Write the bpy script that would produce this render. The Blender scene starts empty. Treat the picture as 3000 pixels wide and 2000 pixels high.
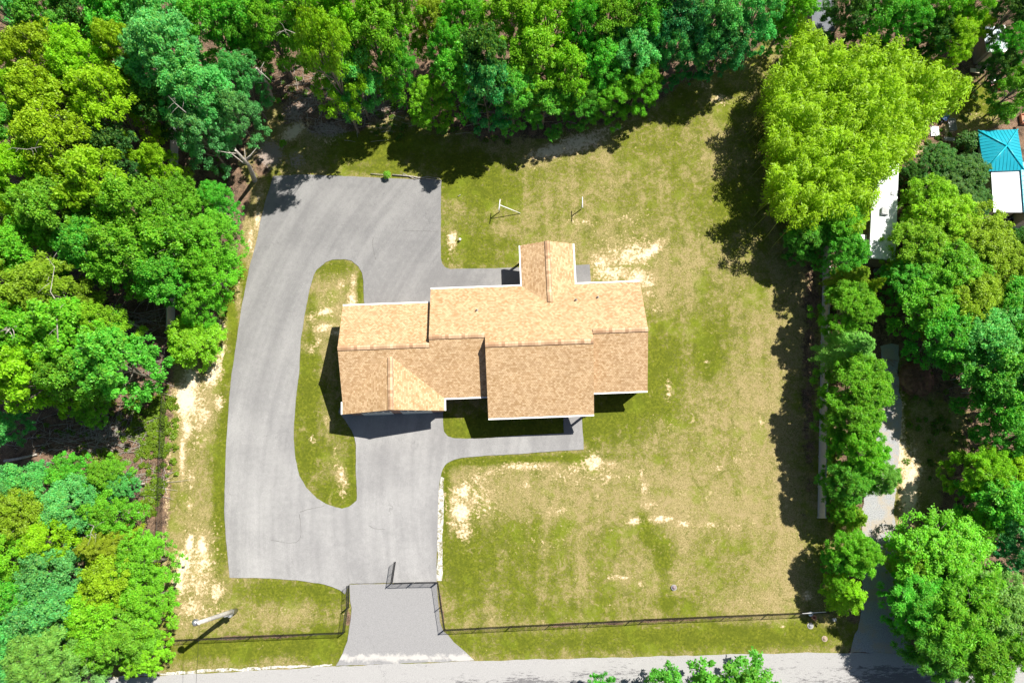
import bpy, bmesh, math, random
import numpy as np
from mathutils import Vector, Matrix
from mathutils.geometry import tessellate_polygon

# ------------------------------------------------------------------ camera, sky, sun, exposure
scene = bpy.context.scene
COL = scene.collection
CAM_H = 75.24; FPX = 2523.4; TILT = 0.2038            # metres, focal length in photo pixels (3000 wide), radians off straight down
cam = bpy.data.cameras.new('camera'); camo = bpy.data.objects.new('camera', cam); COL.objects.link(camo)
camo.location = (0, 0, CAM_H); camo.rotation_euler = (TILT, 0, 0)
cam.sensor_width = 36; cam.lens = 36*FPX/3000; cam.clip_start = 0.5; cam.clip_end = 3000
scene.camera = camo
SHX, SHY = 0.480, 0.374                               # shadow run per metre of height (west, south)
sd = Vector((SHX, SHY, 1)).normalized()
elev = math.asin(sd.z); azim = math.atan2(sd.x, sd.y)
world = bpy.data.worlds.new('World'); scene.world = world; world.use_nodes = True
wn = world.node_tree; bg = wn.nodes['Background']
sky = wn.nodes.new('ShaderNodeTexSky'); sky.sky_type = 'NISHITA'; sky.sun_disc = False
sky.sun_elevation = elev; sky.sun_rotation = azim
wn.links.new(sky.outputs[0], bg.inputs[0]); bg.inputs[1].default_value = 0.05
sun = bpy.data.lights.new('sun', 'SUN'); suno = bpy.data.objects.new('sun', sun); COL.objects.link(suno)
sun.energy = 5.0; sun.angle = math.radians(0.5); sun.color = (1.0, 0.955, 0.88)
suno.location = (40, 30, 90); suno.rotation_euler = (-sd).to_track_quat('-Z', 'Y').to_euler()
scene.view_settings.view_transform = 'Standard'; scene.view_settings.look = 'None'
scene.view_settings.gamma = 1; scene.view_settings.exposure = 0.72
scene.cycles.max_bounces = 5; scene.cycles.diffuse_bounces = 2; scene.cycles.transmission_bounces = 3
scene.cycles.transparent_max_bounces = 4

# ------------------------------------------------------------------ helpers
ST, CT = math.sin(TILT), math.cos(TILT)
def U(px, py, z=0.0):
    """survey: the world x, y of a point of the photo (3000 x 2000 px) that stands z metres above the ground"""
    a = (px-1500)/FPX; b = -(py-1000)/FPX
    dx, dy, dz = a, b*CT+ST, b*ST-CT
    t = (z-CAM_H)/dz
    return (t*dx, t*dy)
def U3(px, py, z=0.0):
    x, y = U(px, py, z); return Vector((x, y, z))
S = 3000/2352.0
def US(x, y, z=0.0): return U(x*S, y*S, z)

def tag(o, label=None, cat=None, group=None, kind=None):
    if label: o['label'] = label
    if cat: o['category'] = cat
    if group: o['group'] = group
    if kind: o['kind'] = kind
    return o
def link(o, parent=None):
    COL.objects.link(o)
    if parent is not None: o.parent = parent
    return o
def empty(name, loc=(0, 0, 0), rz=0.0):
    o = bpy.data.objects.new(name, None); o.location = loc; o.rotation_euler = (0, 0, rz); o.empty_display_size = .3
    return link(o)

class MB:
    """collects shapes, builds one mesh object"""
    def __init__(s): s.v = []; s.f = []; s.uv = []; s.sm = []
    def face(s, pts, uv=None):
        i = len(s.v); s.v += [tuple(p) for p in pts]; s.f.append(tuple(range(i, i+len(pts))))
        s.uv.append(uv or [(p[0], p[1]) for p in pts]); s.sm.append(False)
    def box(s, c, d, rz=0, bevel=0.0, mat=None):
        hx, hy, hz = d[0]/2, d[1]/2, d[2]/2
        ca, sa = math.cos(rz), math.sin(rz)
        def P(x, y, z):
            p = Vector((c[0]+ca*x-sa*y, c[1]+sa*x+ca*y, c[2]+z))
            return mat @ p if mat else p
        b = min(bevel, hx*.8, hy*.8, hz*.8)
        if b <= 0:
            q = [P(x, y, z) for z in (-hz, hz) for x, y in ((-hx, -hy), (hx, -hy), (hx, hy), (-hx, hy))]
            for f in ((3, 2, 1, 0), (4, 5, 6, 7), (0, 1, 5, 4), (1, 2, 6, 5), (2, 3, 7, 6), (3, 0, 4, 7)): s.face([q[k] for k in f])
        else:
            r = lambda e, z: [P(x, y, z) for x, y in ((-hx+e, -hy), (hx-e, -hy), (hx, -hy+e), (hx, hy-e), (hx-e, hy), (-hx+e, hy), (-hx, hy-e), (-hx, -hy+e))]
            def ins(e, z): return [P(x, y, z) for x, y in ((-hx+2*e, -hy+e), (hx-2*e, -hy+e), (hx-e, -hy+2*e), (hx-e, hy-2*e), (hx-2*e, hy-e), (-hx+2*e, hy-e), (-hx+e, hy-2*e), (-hx+e, -hy+2*e))]
            rings = [ins(b*.5, -hz), r(b, -hz+b), r(b, hz-b), ins(b*.5, hz)]
            s.face(rings[0][::-1]); s.face(rings[3])
            for a, bb in zip(rings, rings[1:]):
                for k in range(8): s.face([a[k], a[(k+1) % 8], bb[(k+1) % 8], bb[k]])
    def tube(s, pts, rad, n=6, caps=True):
        pts = [Vector(p) for p in pts]; rad = rad if isinstance(rad, (list, tuple)) else [rad]*len(pts)
        rings = []
        for i, p in enumerate(pts):
            d = (pts[min(i+1, len(pts)-1)]-pts[max(i-1, 0)])
            if d.length < 1e-6: d = Vector((0, 0, 1))
            d.normalize(); a = d.cross(Vector((0, 0, 1)) if abs(d.z) < .9 else Vector((1, 0, 0))).normalized(); b = d.cross(a)
            rings.append([p+(a*math.cos(t)+b*math.sin(t))*rad[i] for t in [2*math.pi*k/n for k in range(n)]])
        base = len(s.v)
        for r in rings: s.v += [tuple(q) for q in r]
        for i in range(len(rings)-1):
            for k in range(n):
                q = (base+i*n+k, base+(i+1)*n+k, base+(i+1)*n+(k+1) % n, base+i*n+(k+1) % n)
                s.f.append(q); s.uv.append([(0, 0)]*4); s.sm.append(True)
        if caps:
            s.f.append(tuple(base+k for k in range(n))); s.uv.append([(0, 0)]*n); s.sm.append(False)
            s.f.append(tuple(base+(len(rings)-1)*n+k for k in range(n))[::-1]); s.uv.append([(0, 0)]*n); s.sm.append(False)
    def lathe(s, c, prof, n=20):
        """profile [(r, z)...] turned about the vertical through c"""
        base = len(s.v)
        for r, z in prof:
            s.v += [(c[0]+r*math.cos(2*math.pi*k/n), c[1]+r*math.sin(2*math.pi*k/n), c[2]+z) for k in range(n)]
        for i in range(len(prof)-1):
            for k in range(n):
                s.f.append((base+i*n+k, base+i*n+(k+1) % n, base+(i+1)*n+(k+1) % n, base+(i+1)*n+k)); s.uv.append([(0, 0)]*4); s.sm.append(True)
        for i, rev in ((0, True), (len(prof)-1, False)):
            if prof[i][0] > 1e-4:
                q = tuple(base+i*n+k for k in range(n)); s.f.append(q[::-1] if rev else q); s.uv.append([(0, 0)]*n); s.sm.append(False)
    def mesh(s, name, mat):
        m = bpy.data.meshes.new(name); m.from_pydata(s.v, [], s.f)
        uvl = m.uv_layers.new(name='UVMap'); flat = [c for f in s.uv for p in f for c in p]
        uvl.data.foreach_set('uv', flat); m.polygons.foreach_set('use_smooth', s.sm)
        m.materials.append(mat); m.update(); return m
    def build(s, name, mat, parent=None, loc=None):
        o = bpy.data.objects.new(name, s.mesh(name, mat))
        if loc is not None: o.location = loc
        return link(o, parent)

# ------------------------------------------------------------------ materials
def newmat(name):
    m = bpy.data.materials.new(name); m.use_nodes = True; nt = m.node_tree
    b = nt.nodes['Principled BSDF']; return m, nt, b
def N(nt, t, **kw):
    n = nt.nodes.new(t)
    for k, v in kw.items():
        if k == 'inp':
            for kk, vv in v.items(): n.inputs[kk].default_value = vv
        else: setattr(n, k, v)
    return n
def noise(nt, vec, scale, detail=4, rough=.6, dist=0.0):
    n = N(nt, 'ShaderNodeTexNoise', inp={'Scale': scale, 'Detail': detail, 'Roughness': rough, 'Distortion': dist})
    nt.links.new(vec, n.inputs['Vector']); return n.outputs['Fac']
def maprange(nt, val, a, b, c=0.0, d=1.0, smooth=True):
    n = N(nt, 'ShaderNodeMapRange', interpolation_type='SMOOTHSTEP' if smooth else 'LINEAR')
    nt.links.new(val, n.inputs[0])
    for i, v in zip((1, 2, 3, 4), (a, b, c, d)): n.inputs[i].default_value = v
    return n.outputs[0]
def mathn(nt, op, a, b=None, c=None):
    n = N(nt, 'ShaderNodeMath', operation=op)
    for i, v in enumerate((a, b, c)):
        if v is None: continue
        if isinstance(v, (int, float)): n.inputs[i].default_value = v
        else: nt.links.new(v, n.inputs[i])
    return n.outputs[0]
def mix(nt, fac, a, b, mode='MIX'):
    n = N(nt, 'ShaderNodeMix', data_type='RGBA', blend_type=mode)
    if isinstance(fac, (int, float)): n.inputs[0].default_value = fac
    else: nt.links.new(fac, n.inputs[0])
    for i, v in ((6, a), (7, b)):
        if isinstance(v, tuple): n.inputs[i].default_value = (*v, 1) if len(v) == 3 else v
        else: nt.links.new(v, n.inputs[i])
    return n.outputs[2]
def objcoord(nt):
    return N(nt, 'ShaderNodeTexCoord').outputs['Object']
def attr(nt, name):
    return N(nt, 'ShaderNodeAttribute', attribute_name=name).outputs['Fac']
def bump(nt, b, h, strength=.3, dist=.02):
    n = N(nt, 'ShaderNodeBump', inp={'Strength': strength, 'Distance': dist}); nt.links.new(h, n.inputs['Height']); nt.links.new(n.outputs[0], b.inputs['Normal'])

def simple(name, col, rough=.6, var=.15, scale=3.0, metal=0.0, spec=.4):
    m, nt, b = newmat(name); oc = objcoord(nt)
    n1 = noise(nt, oc, scale, 5); f = maprange(nt, n1, .3, .7)
    c = mix(nt, f, tuple(x*(1-var) for x in col), tuple(min(1, x*(1+var)) for x in col))
    nt.links.new(c, b.inputs['Base Color']); b.inputs['Roughness'].default_value = rough
    b.inputs['Metallic'].default_value = metal; b.inputs['Specular IOR Level'].default_value = spec
    return m

def m_leaf(name, trans=.28, rough=.5):
    m, nt, b = newmat(name)
    oi = N(nt, 'ShaderNodeObjectInfo'); t = attr(nt, 'tint'); q = attr(nt, 'young')
    val = mathn(nt, 'MULTIPLY_ADD', t, 1.25, .78)
    c = mix(nt, 1.0, oi.outputs['Color'], mixval(nt, val), 'MULTIPLY')
    c = mix(nt, mathn(nt, 'MULTIPLY', q, .4), c, (.33, .46, .014))
    nt.links.new(c, b.inputs['Base Color']); b.inputs['Roughness'].default_value = rough; b.inputs['Specular IOR Level'].default_value = .35
    tr = N(nt, 'ShaderNodeBsdfTranslucent')
    hs = N(nt, 'ShaderNodeHueSaturation', inp={'Hue': .485, 'Saturation': 1.1, 'Value': 1.3}); nt.links.new(c, hs.inputs['Color']); nt.links.new(hs.outputs[0], tr.inputs[0])
    ms = N(nt, 'ShaderNodeMixShader'); ms.inputs[0].default_value = trans
    nt.links.new(b.outputs[0], ms.inputs[1]); nt.links.new(tr.outputs[0], ms.inputs[2])
    nt.links.new(ms.outputs[0], nt.nodes['Material Output'].inputs['Surface'])
    return m
def mixval(nt, v):
    n = N(nt, 'ShaderNodeCombineColor')
    for i in range(3): nt.links.new(v, n.inputs[i])
    return n.outputs[0]

def m_ground():
    m, nt, b = newmat('lawn_and_soil'); oc = objcoord(nt)
    bare, green, litter, sand = attr(nt, 'bare'), attr(nt, 'green'), attr(nt, 'litter'), attr(nt, 'gravelly')
    broad = noise(nt, oc, .16, 4, .6); mid = noise(nt, oc, .75, 6, .68, .4); fine = noise(nt, oc, 4.5, 5, .75); speck = noise(nt, oc, 16, 3, .8)
    # living or dry grass
    tuft = noise(nt, oc, 2.1, 5, .8, .3)
    g = mathn(nt, 'ADD', mathn(nt, 'MULTIPLY', broad, .7), mathn(nt, 'MULTIPLY', mid, .9))
    g = mathn(nt, 'ADD', g, mathn(nt, 'MULTIPLY', fine, .9)); g = mathn(nt, 'ADD', g, mathn(nt, 'MULTIPLY', tuft, 1.0))
    g = mathn(nt, 'ADD', g, mathn(nt, 'MULTIPLY', green, .5))
    mp = N(nt, 'ShaderNodeMapping'); mp.inputs['Scale'].default_value = (1.5, .10, 1); mp.inputs['Rotation'].default_value = (0, 0, -.04); nt.links.new(oc, mp.inputs[0])
    g = mathn(nt, 'ADD', g, mathn(nt, 'MULTIPLY', mathn(nt, 'SUBTRACT', noise(nt, mp.outputs[0], .55, 3, .6), .5), .55))
    gf = maprange(nt, g, 1.54, 2.04)
    dry = mix(nt, maprange(nt, speck, .35, .65), (.19, .150, .055), (.42, .345, .165))
    liv = mix(nt, maprange(nt, fine, .3, .7), (.066, .088, .007), (.180, .200, .018))
    grass = mix(nt, gf, dry, liv)
    grass = mix(nt, maprange(nt, noise(nt, oc, 7, 4, .85), .48, .66, 0, .55), grass, (.075, .085, .010))
    grass = mix(nt, maprange(nt, noise(nt, oc, .33, 3, .6), .52, .68, 0, .5), grass, (.165, .215, .015))
    th = mathn(nt, 'ADD', noise(nt, oc, .95, 6, .75, .6), mathn(nt, 'MULTIPLY', mathn(nt, 'SUBTRACT', speck, .5), .25))
    th = mathn(nt, 'SUBTRACT', th, mathn(nt, 'MULTIPLY', green, .08))
    grass = mix(nt, maprange(nt, th, .54, .64, 0, .6), grass, (.34, .265, .135)); grass = mix(nt, maprange(nt, th, .46, .36, 0, .6), grass, (.085, .105, .010))
    fl = mathn(nt, 'ADD', mathn(nt, 'MULTIPLY', tuft, 1.0), mathn(nt, 'MULTIPLY', mid, .7)); fl = mathn(nt, 'SUBTRACT', fl, mathn(nt, 'MULTIPLY', green, .14))
    grass = mix(nt, maprange(nt, fl, .97, 1.10, 0, .8), grass, (.50, .39, .21))
    # leaf litter
    lit = mix(nt, maprange(nt, noise(nt, oc, 1.2, 5, .7), .35, .65), (.05, .034, .024), (.20, .125, .08))
    lit = mix(nt, maprange(nt, speck, .5, .66), lit, (.34, .24, .17))
    lf = mathn(nt, 'ADD', litter, mathn(nt, 'MULTIPLY', mathn(nt, 'SUBTRACT', mid, .5), 1.1))
    lf = mathn(nt, 'ADD', lf, mathn(nt, 'MULTIPLY', mathn(nt, 'SUBTRACT', fine, .5), .8))
    c = mix(nt, maprange(nt, lf, .4, .6), grass, lit)
    # pale bare sand with ragged edges
    bf = mathn(nt, 'ADD', mathn(nt, 'MULTIPLY', bare, 1.12), mathn(nt, 'MULTIPLY', mathn(nt, 'SUBTRACT', fine, .5), 2.0))
    bf = mathn(nt, 'ADD', bf, mathn(nt, 'MULTIPLY', mathn(nt, 'SUBTRACT', tuft, .5), 1.9))
    bf = mathn(nt, 'ADD', bf, mathn(nt, 'MULTIPLY', mathn(nt, 'SUBTRACT', speck, .5), .5))
    bc = mix(nt, maprange(nt, bf, .55, 1.15), (.46, .34, .18), (.74, .62, .43))
    c = mix(nt, maprange(nt, bf, .38, .82), c, bc)
    # grey pink gravel / packed dirt
    gv = mix(nt, speck, (.22, .17, .14), (.46, .38, .33)); gv = mix(nt, maprange(nt, noise(nt, oc, 22, 2, .9), .42, .62), gv, (.30, .25, .22))
    sf = mathn(nt, 'ADD', sand, mathn(nt, 'MULTIPLY', mathn(nt, 'SUBTRACT', fine, .5), 1.2))
    c = mix(nt, maprange(nt, sf, .42, .62), c, gv)
    nt.links.new(c, b.inputs['Base Color']); b.inputs['Roughness'].default_value = .95; b.inputs['Specular IOR Level'].default_value = .1
    bump(nt, b, mathn(nt, 'ADD', fine, speck), .55, .06)
    return m

def m_asphalt(name, dark, light, blot=(.1, .1, .1), streak=True):
    m, nt, b = newmat(name); oc = objcoord(nt)
    sx_ = N(nt, 'ShaderNodeSeparateXYZ'); nt.links.new(oc, sx_.inputs[0]); ax = mathn(nt, 'SUBTRACT', sx_.outputs[0], 26.0); ay = mathn(nt, 'SUBTRACT', sx_.outputs[1], 2.0)
    rad = mathn(nt, 'SQRT', mathn(nt, 'ADD', mathn(nt, 'MULTIPLY', ax, ax), mathn(nt, 'MULTIPLY', ay, ay))); ang = mathn(nt, 'ARCTAN2', ay, mathn(nt, 'MULTIPLY', ax, -1.0))
    cv = N(nt, 'ShaderNodeCombineXYZ'); nt.links.new(rad, cv.inputs[0]); nt.links.new(mathn(nt, 'MULTIPLY', ang, 2.6), cv.inputs[1])
    st = noise(nt, cv.outputs[0], .9, 4, .6, .25); cl = noise(nt, oc, .22, 3, .5); gr = noise(nt, oc, 26, 2, .9); md = noise(nt, oc, 2.2, 5, .65)
    f = mathn(nt, 'ADD', mathn(nt, 'MULTIPLY', st, .55 if streak else .1), mathn(nt, 'MULTIPLY', cl, .55)); f = mathn(nt, 'ADD', f, mathn(nt, 'MULTIPLY', md, .3))
    c = mix(nt, maprange(nt, f, .5, .92), dark, light)
    c = mix(nt, maprange(nt, gr, .35, .65), mix(nt, 1.0, c, (.80, .80, .80), 'MULTIPLY'), mix(nt, 1.0, c, (1.18, 1.17, 1.16), 'MULTIPLY'))
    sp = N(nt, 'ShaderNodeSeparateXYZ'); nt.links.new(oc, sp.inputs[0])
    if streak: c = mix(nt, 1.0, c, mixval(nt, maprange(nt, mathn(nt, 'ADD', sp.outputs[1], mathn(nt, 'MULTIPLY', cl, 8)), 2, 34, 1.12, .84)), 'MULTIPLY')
    # hairline cracks
    vo = N(nt, 'ShaderNodeTexVoronoi', feature='DISTANCE_TO_EDGE', inp={'Scale': .13}); wv = N(nt, 'ShaderNodeTexNoise', inp={'Scale': 1.3, 'Detail': 5})
    nt.links.new(oc, wv.inputs['Vector']); av = N(nt, 'ShaderNodeVectorMath', operation='MULTIPLY_ADD'); av.inputs[1].default_value = (2.2, 2.2, 0)
    nt.links.new(wv.outputs['Color'], av.inputs[0]); nt.links.new(oc, av.inputs[2]); nt.links.new(av.outputs[0], vo.inputs['Vector'])
    cr = mathn(nt, 'MULTIPLY', maprange(nt, vo.outputs['Distance'], 0, .0035, 1, 0), maprange(nt, noise(nt, oc, .25, 2), .52, .6, 0, .45))
    c = mix(nt, cr, c, blot)
    nt.links.new(c, b.inputs['Base Color']); b.inputs['Roughness'].default_value = .9; b.inputs['Specular IOR Level'].default_value = .2
    bump(nt, b, gr, .3, .01)
    return m, nt, b, c, oc

def m_road():
    m, nt, b, c, oc = m_asphalt('road_asphalt', (.34, .335, .33), (.44, .435, .43), streak=False)
    mp = N(nt, 'ShaderNodeMapping'); mp.inputs['Scale'].default_value = (.35, 1.5, 1); nt.links.new(oc, mp.inputs[0])
    a = noise(nt, mp.outputs[0], 5, 5, .85); bnd = noise(nt, mp.outputs[0], .5, 3, .6); w = attr(nt, 'worn')
    f = mathn(nt, 'ADD', mathn(nt, 'MULTIPLY', a, 1.0), mathn(nt, 'MULTIPLY', bnd, .5)); f = mathn(nt, 'ADD', f, mathn(nt, 'MULTIPLY', w, .3))
    c = mix(nt, maprange(nt, f, .89, .96, 0, .8), c, (.10, .095, .10))
    nt.links.new(c, b.inputs['Base Color']); return m

def m_shingle():
    m, nt, b = newmat('roof_shingles'); uv = N(nt, 'ShaderNodeUVMap', uv_map='UVMap').outputs[0]
    def bricks(w, off, c1, c2, mor, ms, loc):
        mp = N(nt, 'ShaderNodeMapping'); mp.inputs['Location'].default_value = loc; nt.links.new(uv, mp.inputs[0])
        n = N(nt, 'ShaderNodeTexBrick', offset=off, inp={'Color1': (*c1, 1), 'Color2': (*c2, 1), 'Mortar': (*mor, 1), 'Scale': 1, 'Mortar Size': ms, 'Mortar Smooth': .3, 'Bias': 0, 'Brick Width': w, 'Row Height': .143}); nt.links.new(mp.outputs[0], n.inputs['Vector']); return n
    br = bricks(.19, .5, (.33, .19, .085), (.68, .49, .295), (.20, .115, .055), .011, (0, 0, 0)); b2 = bricks(.31, .37, (.46, .30, .15), (.60, .42, .25), (.5, .3, .18), 0.0, (.07, .143*7, 0))
    c = mix(nt, .35, br.outputs['Color'], b2.outputs['Color'])
    n1 = noise(nt, uv, .5, 4, .6); c = mix(nt, 1.0, c, mixval(nt, maprange(nt, n1, .3, .7, .95, 1.05)), 'MULTIPLY')
    n2 = noise(nt, uv, 40, 2, .8); c = mix(nt, 1.0, c, mixval(nt, maprange(nt, n2, .3, .7, .88, 1.12)), 'MULTIPLY')
    nt.links.new(c, b.inputs['Base Color']); b.inputs['Roughness'].default_value = .92; b.inputs['Specular IOR Level'].default_value = .15
    bump(nt, b, br.outputs['Fac'], -.4, .01)
    return m
def m_cap():
    m, nt, b = newmat('ridge_shingles'); uv = N(nt, 'ShaderNodeUVMap', uv_map='UVMap').outputs[0]
    br = N(nt, 'ShaderNodeTexBrick', offset=0, inp={'Color1': (.38, .22, .12, 1), 'Color2': (.72, .50, .31, 1), 'Mortar': (.3, .17, .08, 1), 'Scale': 1, 'Mortar Size': .006, 'Bias': 0, 'Brick Width': .27, 'Row Height': 5})
    nt.links.new(uv, br.inputs['Vector']); nt.links.new(br.outputs['Color'], b.inputs['Base Color']); b.inputs['Roughness'].default_value = .9
    return m
def m_brickwall():
    m, nt, b = newmat('brick_wall'); oc = objcoord(nt)
    mp = N(nt, 'ShaderNodeMapping'); mp.inputs['Rotation'].default_value = (math.pi/2, 0, 0); nt.links.new(oc, mp.inputs[0])
    br = N(nt, 'ShaderNodeTexBrick', inp={'Color1': (.3, .12, .08, 1), 'Color2': (.42, .2, .13, 1), 'Mortar': (.45, .42, .38, 1), 'Scale': 1, 'Mortar Size': .008, 'Brick Width': .2, 'Row Height': .07})
    nt.links.new(mp.outputs[0], br.inputs['Vector']); nt.links.new(br.outputs['Color'], b.inputs['Base Color']); b.inputs['Roughness'].default_value = .85
    return m
def m_bark(name, a, c2):
    m, nt, b = newmat(name); oc = objcoord(nt)
    c = mix(nt, maprange(nt, noise(nt, oc, 6, 5, .7), .35, .65), a, c2)
    nt.links.new(c, b.inputs['Base Color']); b.inputs['Roughness'].default_value = .9; return m

LEAF = m_leaf('leaves', .36); LEAFN = m_leaf('feathery_leaves', .42, .5)
BARK = m_bark('bark', (.12, .10, .08), (.32, .28, .235)); BARKL = m_bark('pale_bark', (.26, .23, .2), (.5, .46, .4))
GROUND = m_ground()
ASPH = m_asphalt('driveway_asphalt', (.205, .203, .204), (.305, .302, .298))[0]
APRON = m_asphalt('apron_asphalt', (.262, .26, .262), (.312, .310, .310), streak=False)[0]
ROAD = m_road(); SHING = m_shingle(); CAP = m_cap(); BRICK = m_brickwall()
RAKE = simple('brown_drip_edge', (.16, .10, .06), .7); WHITE = simple('white_trim', (.8, .8, .79), .5, .04); SIDING = simple('cream_siding', (.62, .57, .48), .7, .05)
BLACK = simple('black_coated_steel', (.012, .012, .014), .45, .2); GALV = simple('galvanised_steel', (.42, .43, .44), .4, .12, 8, .6)
VINYL = simple('tan_vinyl', (.50, .50, .475), .55, .06, 2); CONC = simple('pale_concrete', (.42, .40, .37), .9, .15, 4)
GLASS = simple('window_glass', (.03, .035, .04), .08, .1, 1, 0, .8); DOORM = simple('garage_door_paint', (.7, .69, .66), .5, .04)
TEAL = simple('teal_metal_roof', (.012, .36, .46), .38, .06, 1.5, .1, .5); TEALD = simple('teal_metal_trim', (.012, .42, .52), .35, .05, 1.5)
TRAILW = simple('white_roof_coating', (.78, .80, .82), .6, .04, 1.5); POLEW = simple('weathered_pole_wood', (.50, .475, .43), .85, .22, 5)
TERRA = simple('terracotta_clay', (.55, .24, .15), .8, .12, 6); DARKP = simple('dark_plastic', (.03, .03, .035), .5, .2); REDP = simple('red_paint', (.42, .03, .03), .4, .15)
BLUEP = simple('blue_plastic', (.10, .22, .48), .45, .1); GREYP = simple('grey_metal', (.30, .31, .32), .45, .2, 5); WOODB = simple('sawn_boards', (.58, .5, .36), .8, .15, 4)
SHADEW = simple('dark_siding', (.18, .17, .155), .8, .15, 2); MULCHM = simple('brush_wood', (.28, .15, .10), .9, .4, 3); SLATE = simple('slate_grey_roof', (.12, .13, .15), .7, .15, 2)
GRAVEL = None

# ------------------------------------------------------------------ ground sheet
def build_ground():
    xs = np.concatenate([[-900, -500, -260, -140, -90, -66], np.arange(-56, 56.01, .25), [66, 90, 140, 260, 500, 900]])
    ys = np.concatenate([[-900, -500, -260, -140, -80, -44], np.arange(-34, 60.01, .25), [70, 95, 150, 260, 500, 900]])
    X, Y = np.meshgrid(xs, ys); nx, ny = len(xs), len(ys)
    rng = np.random.default_rng(5)
    # photo coordinates of each ground point (for laying out the patches by survey)
    d = -CAM_H; dep = Y*ST-d*CT; up = Y*CT+d*ST
    dep = np.maximum(dep, 5); PX = 1500+FPX*X/dep; PY = 1000-FPX*up/dep
    def blob(x, y, rx, ry, amp, rot=0.0, p=1.0):
        c, s = math.cos(math.radians(rot)), math.sin(math.radians(rot))
        a = ((PX-x)*c+(PY-y)*s)/rx; b = (-(PX-x)*s+(PY-y)*c)/ry
        return amp*np.exp(-(a*a+b*b)**p)
    def inside(poly, soft):
        poly = np.array(poly, float); sdist = np.full(PX.shape, 1e9); ins = np.zeros(PX.shape, bool)
        for i in range(len(poly)):
            x1, y1 = poly[i]; x2, y2 = poly[(i+1) % len(poly)]
            t = np.clip(((PX-x1)*(x2-x1)+(PY-y1)*(y2-y1))/((x2-x1)**2+(y2-y1)**2+1e-9), 0, 1)
            sdist = np.minimum(sdist, np.hypot(PX-x1-t*(x2-x1), PY-y1-t*(y2-y1)))
            cond = ((y1 > PY) != (y2 > PY)) & (PX < (x2-x1)*(PY-y1)/(y2-y1+1e-9)+x1); ins ^= cond
        sg = np.where(ins, sdist, -sdist); return np.clip(.5+sg/(2*soft), 0, 1)
    bare = np.zeros(PX.shape)
    for a in BARE: bare = np.maximum(bare, blob(*a))
    green = np.zeros(PX.shape)
    for a in GREEN: green = green+blob(*a)
    green = np.clip(green, -1, 1)
    yard = inside(YARD, 22)
    litter = 1-yard
    for a in LITTER: litter = np.maximum(litter, blob(*a))
    litter = litter*(1-np.clip(sum(blob(*a) for a in NOLIT), 0, 1))
    grv = np.zeros(PX.shape)
    for a in GRAVELLY: grv = np.maximum(grv, blob(*a))
    z = .02*np.sin(X*.35+1)*np.cos(Y*.3)+rng.normal(0, .004, X.shape); z = np.where((abs(X) > 60) | (Y > 62) | (Y < -40), 0, z) - .03
    co = np.stack([X, Y, z], -1).reshape(-1, 3)
    idx = np.arange(nx*ny).reshape(ny, nx)
    f = np.stack([idx[:-1, :-1], idx[:-1, 1:], idx[1:, 1:], idx[1:, :-1]], -1).reshape(-1, 4)
    me = bpy.data.meshes.new('ground'); me.from_pydata(co.tolist(), [], f.tolist())
    for n, a in (('bare', bare), ('green', green), ('litter', litter), ('gravelly', grv)):
        at = me.attributes.new(n, 'FLOAT', 'POINT'); at.data.foreach_set('value', a.astype(np.float32).ravel())
    me.polygons.foreach_set('use_smooth', [True]*len(me.polygons)); me.materials.append(GROUND)
    o = bpy.data.objects.new('ground', me); link(o); tag(o, kind='structure')

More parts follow.
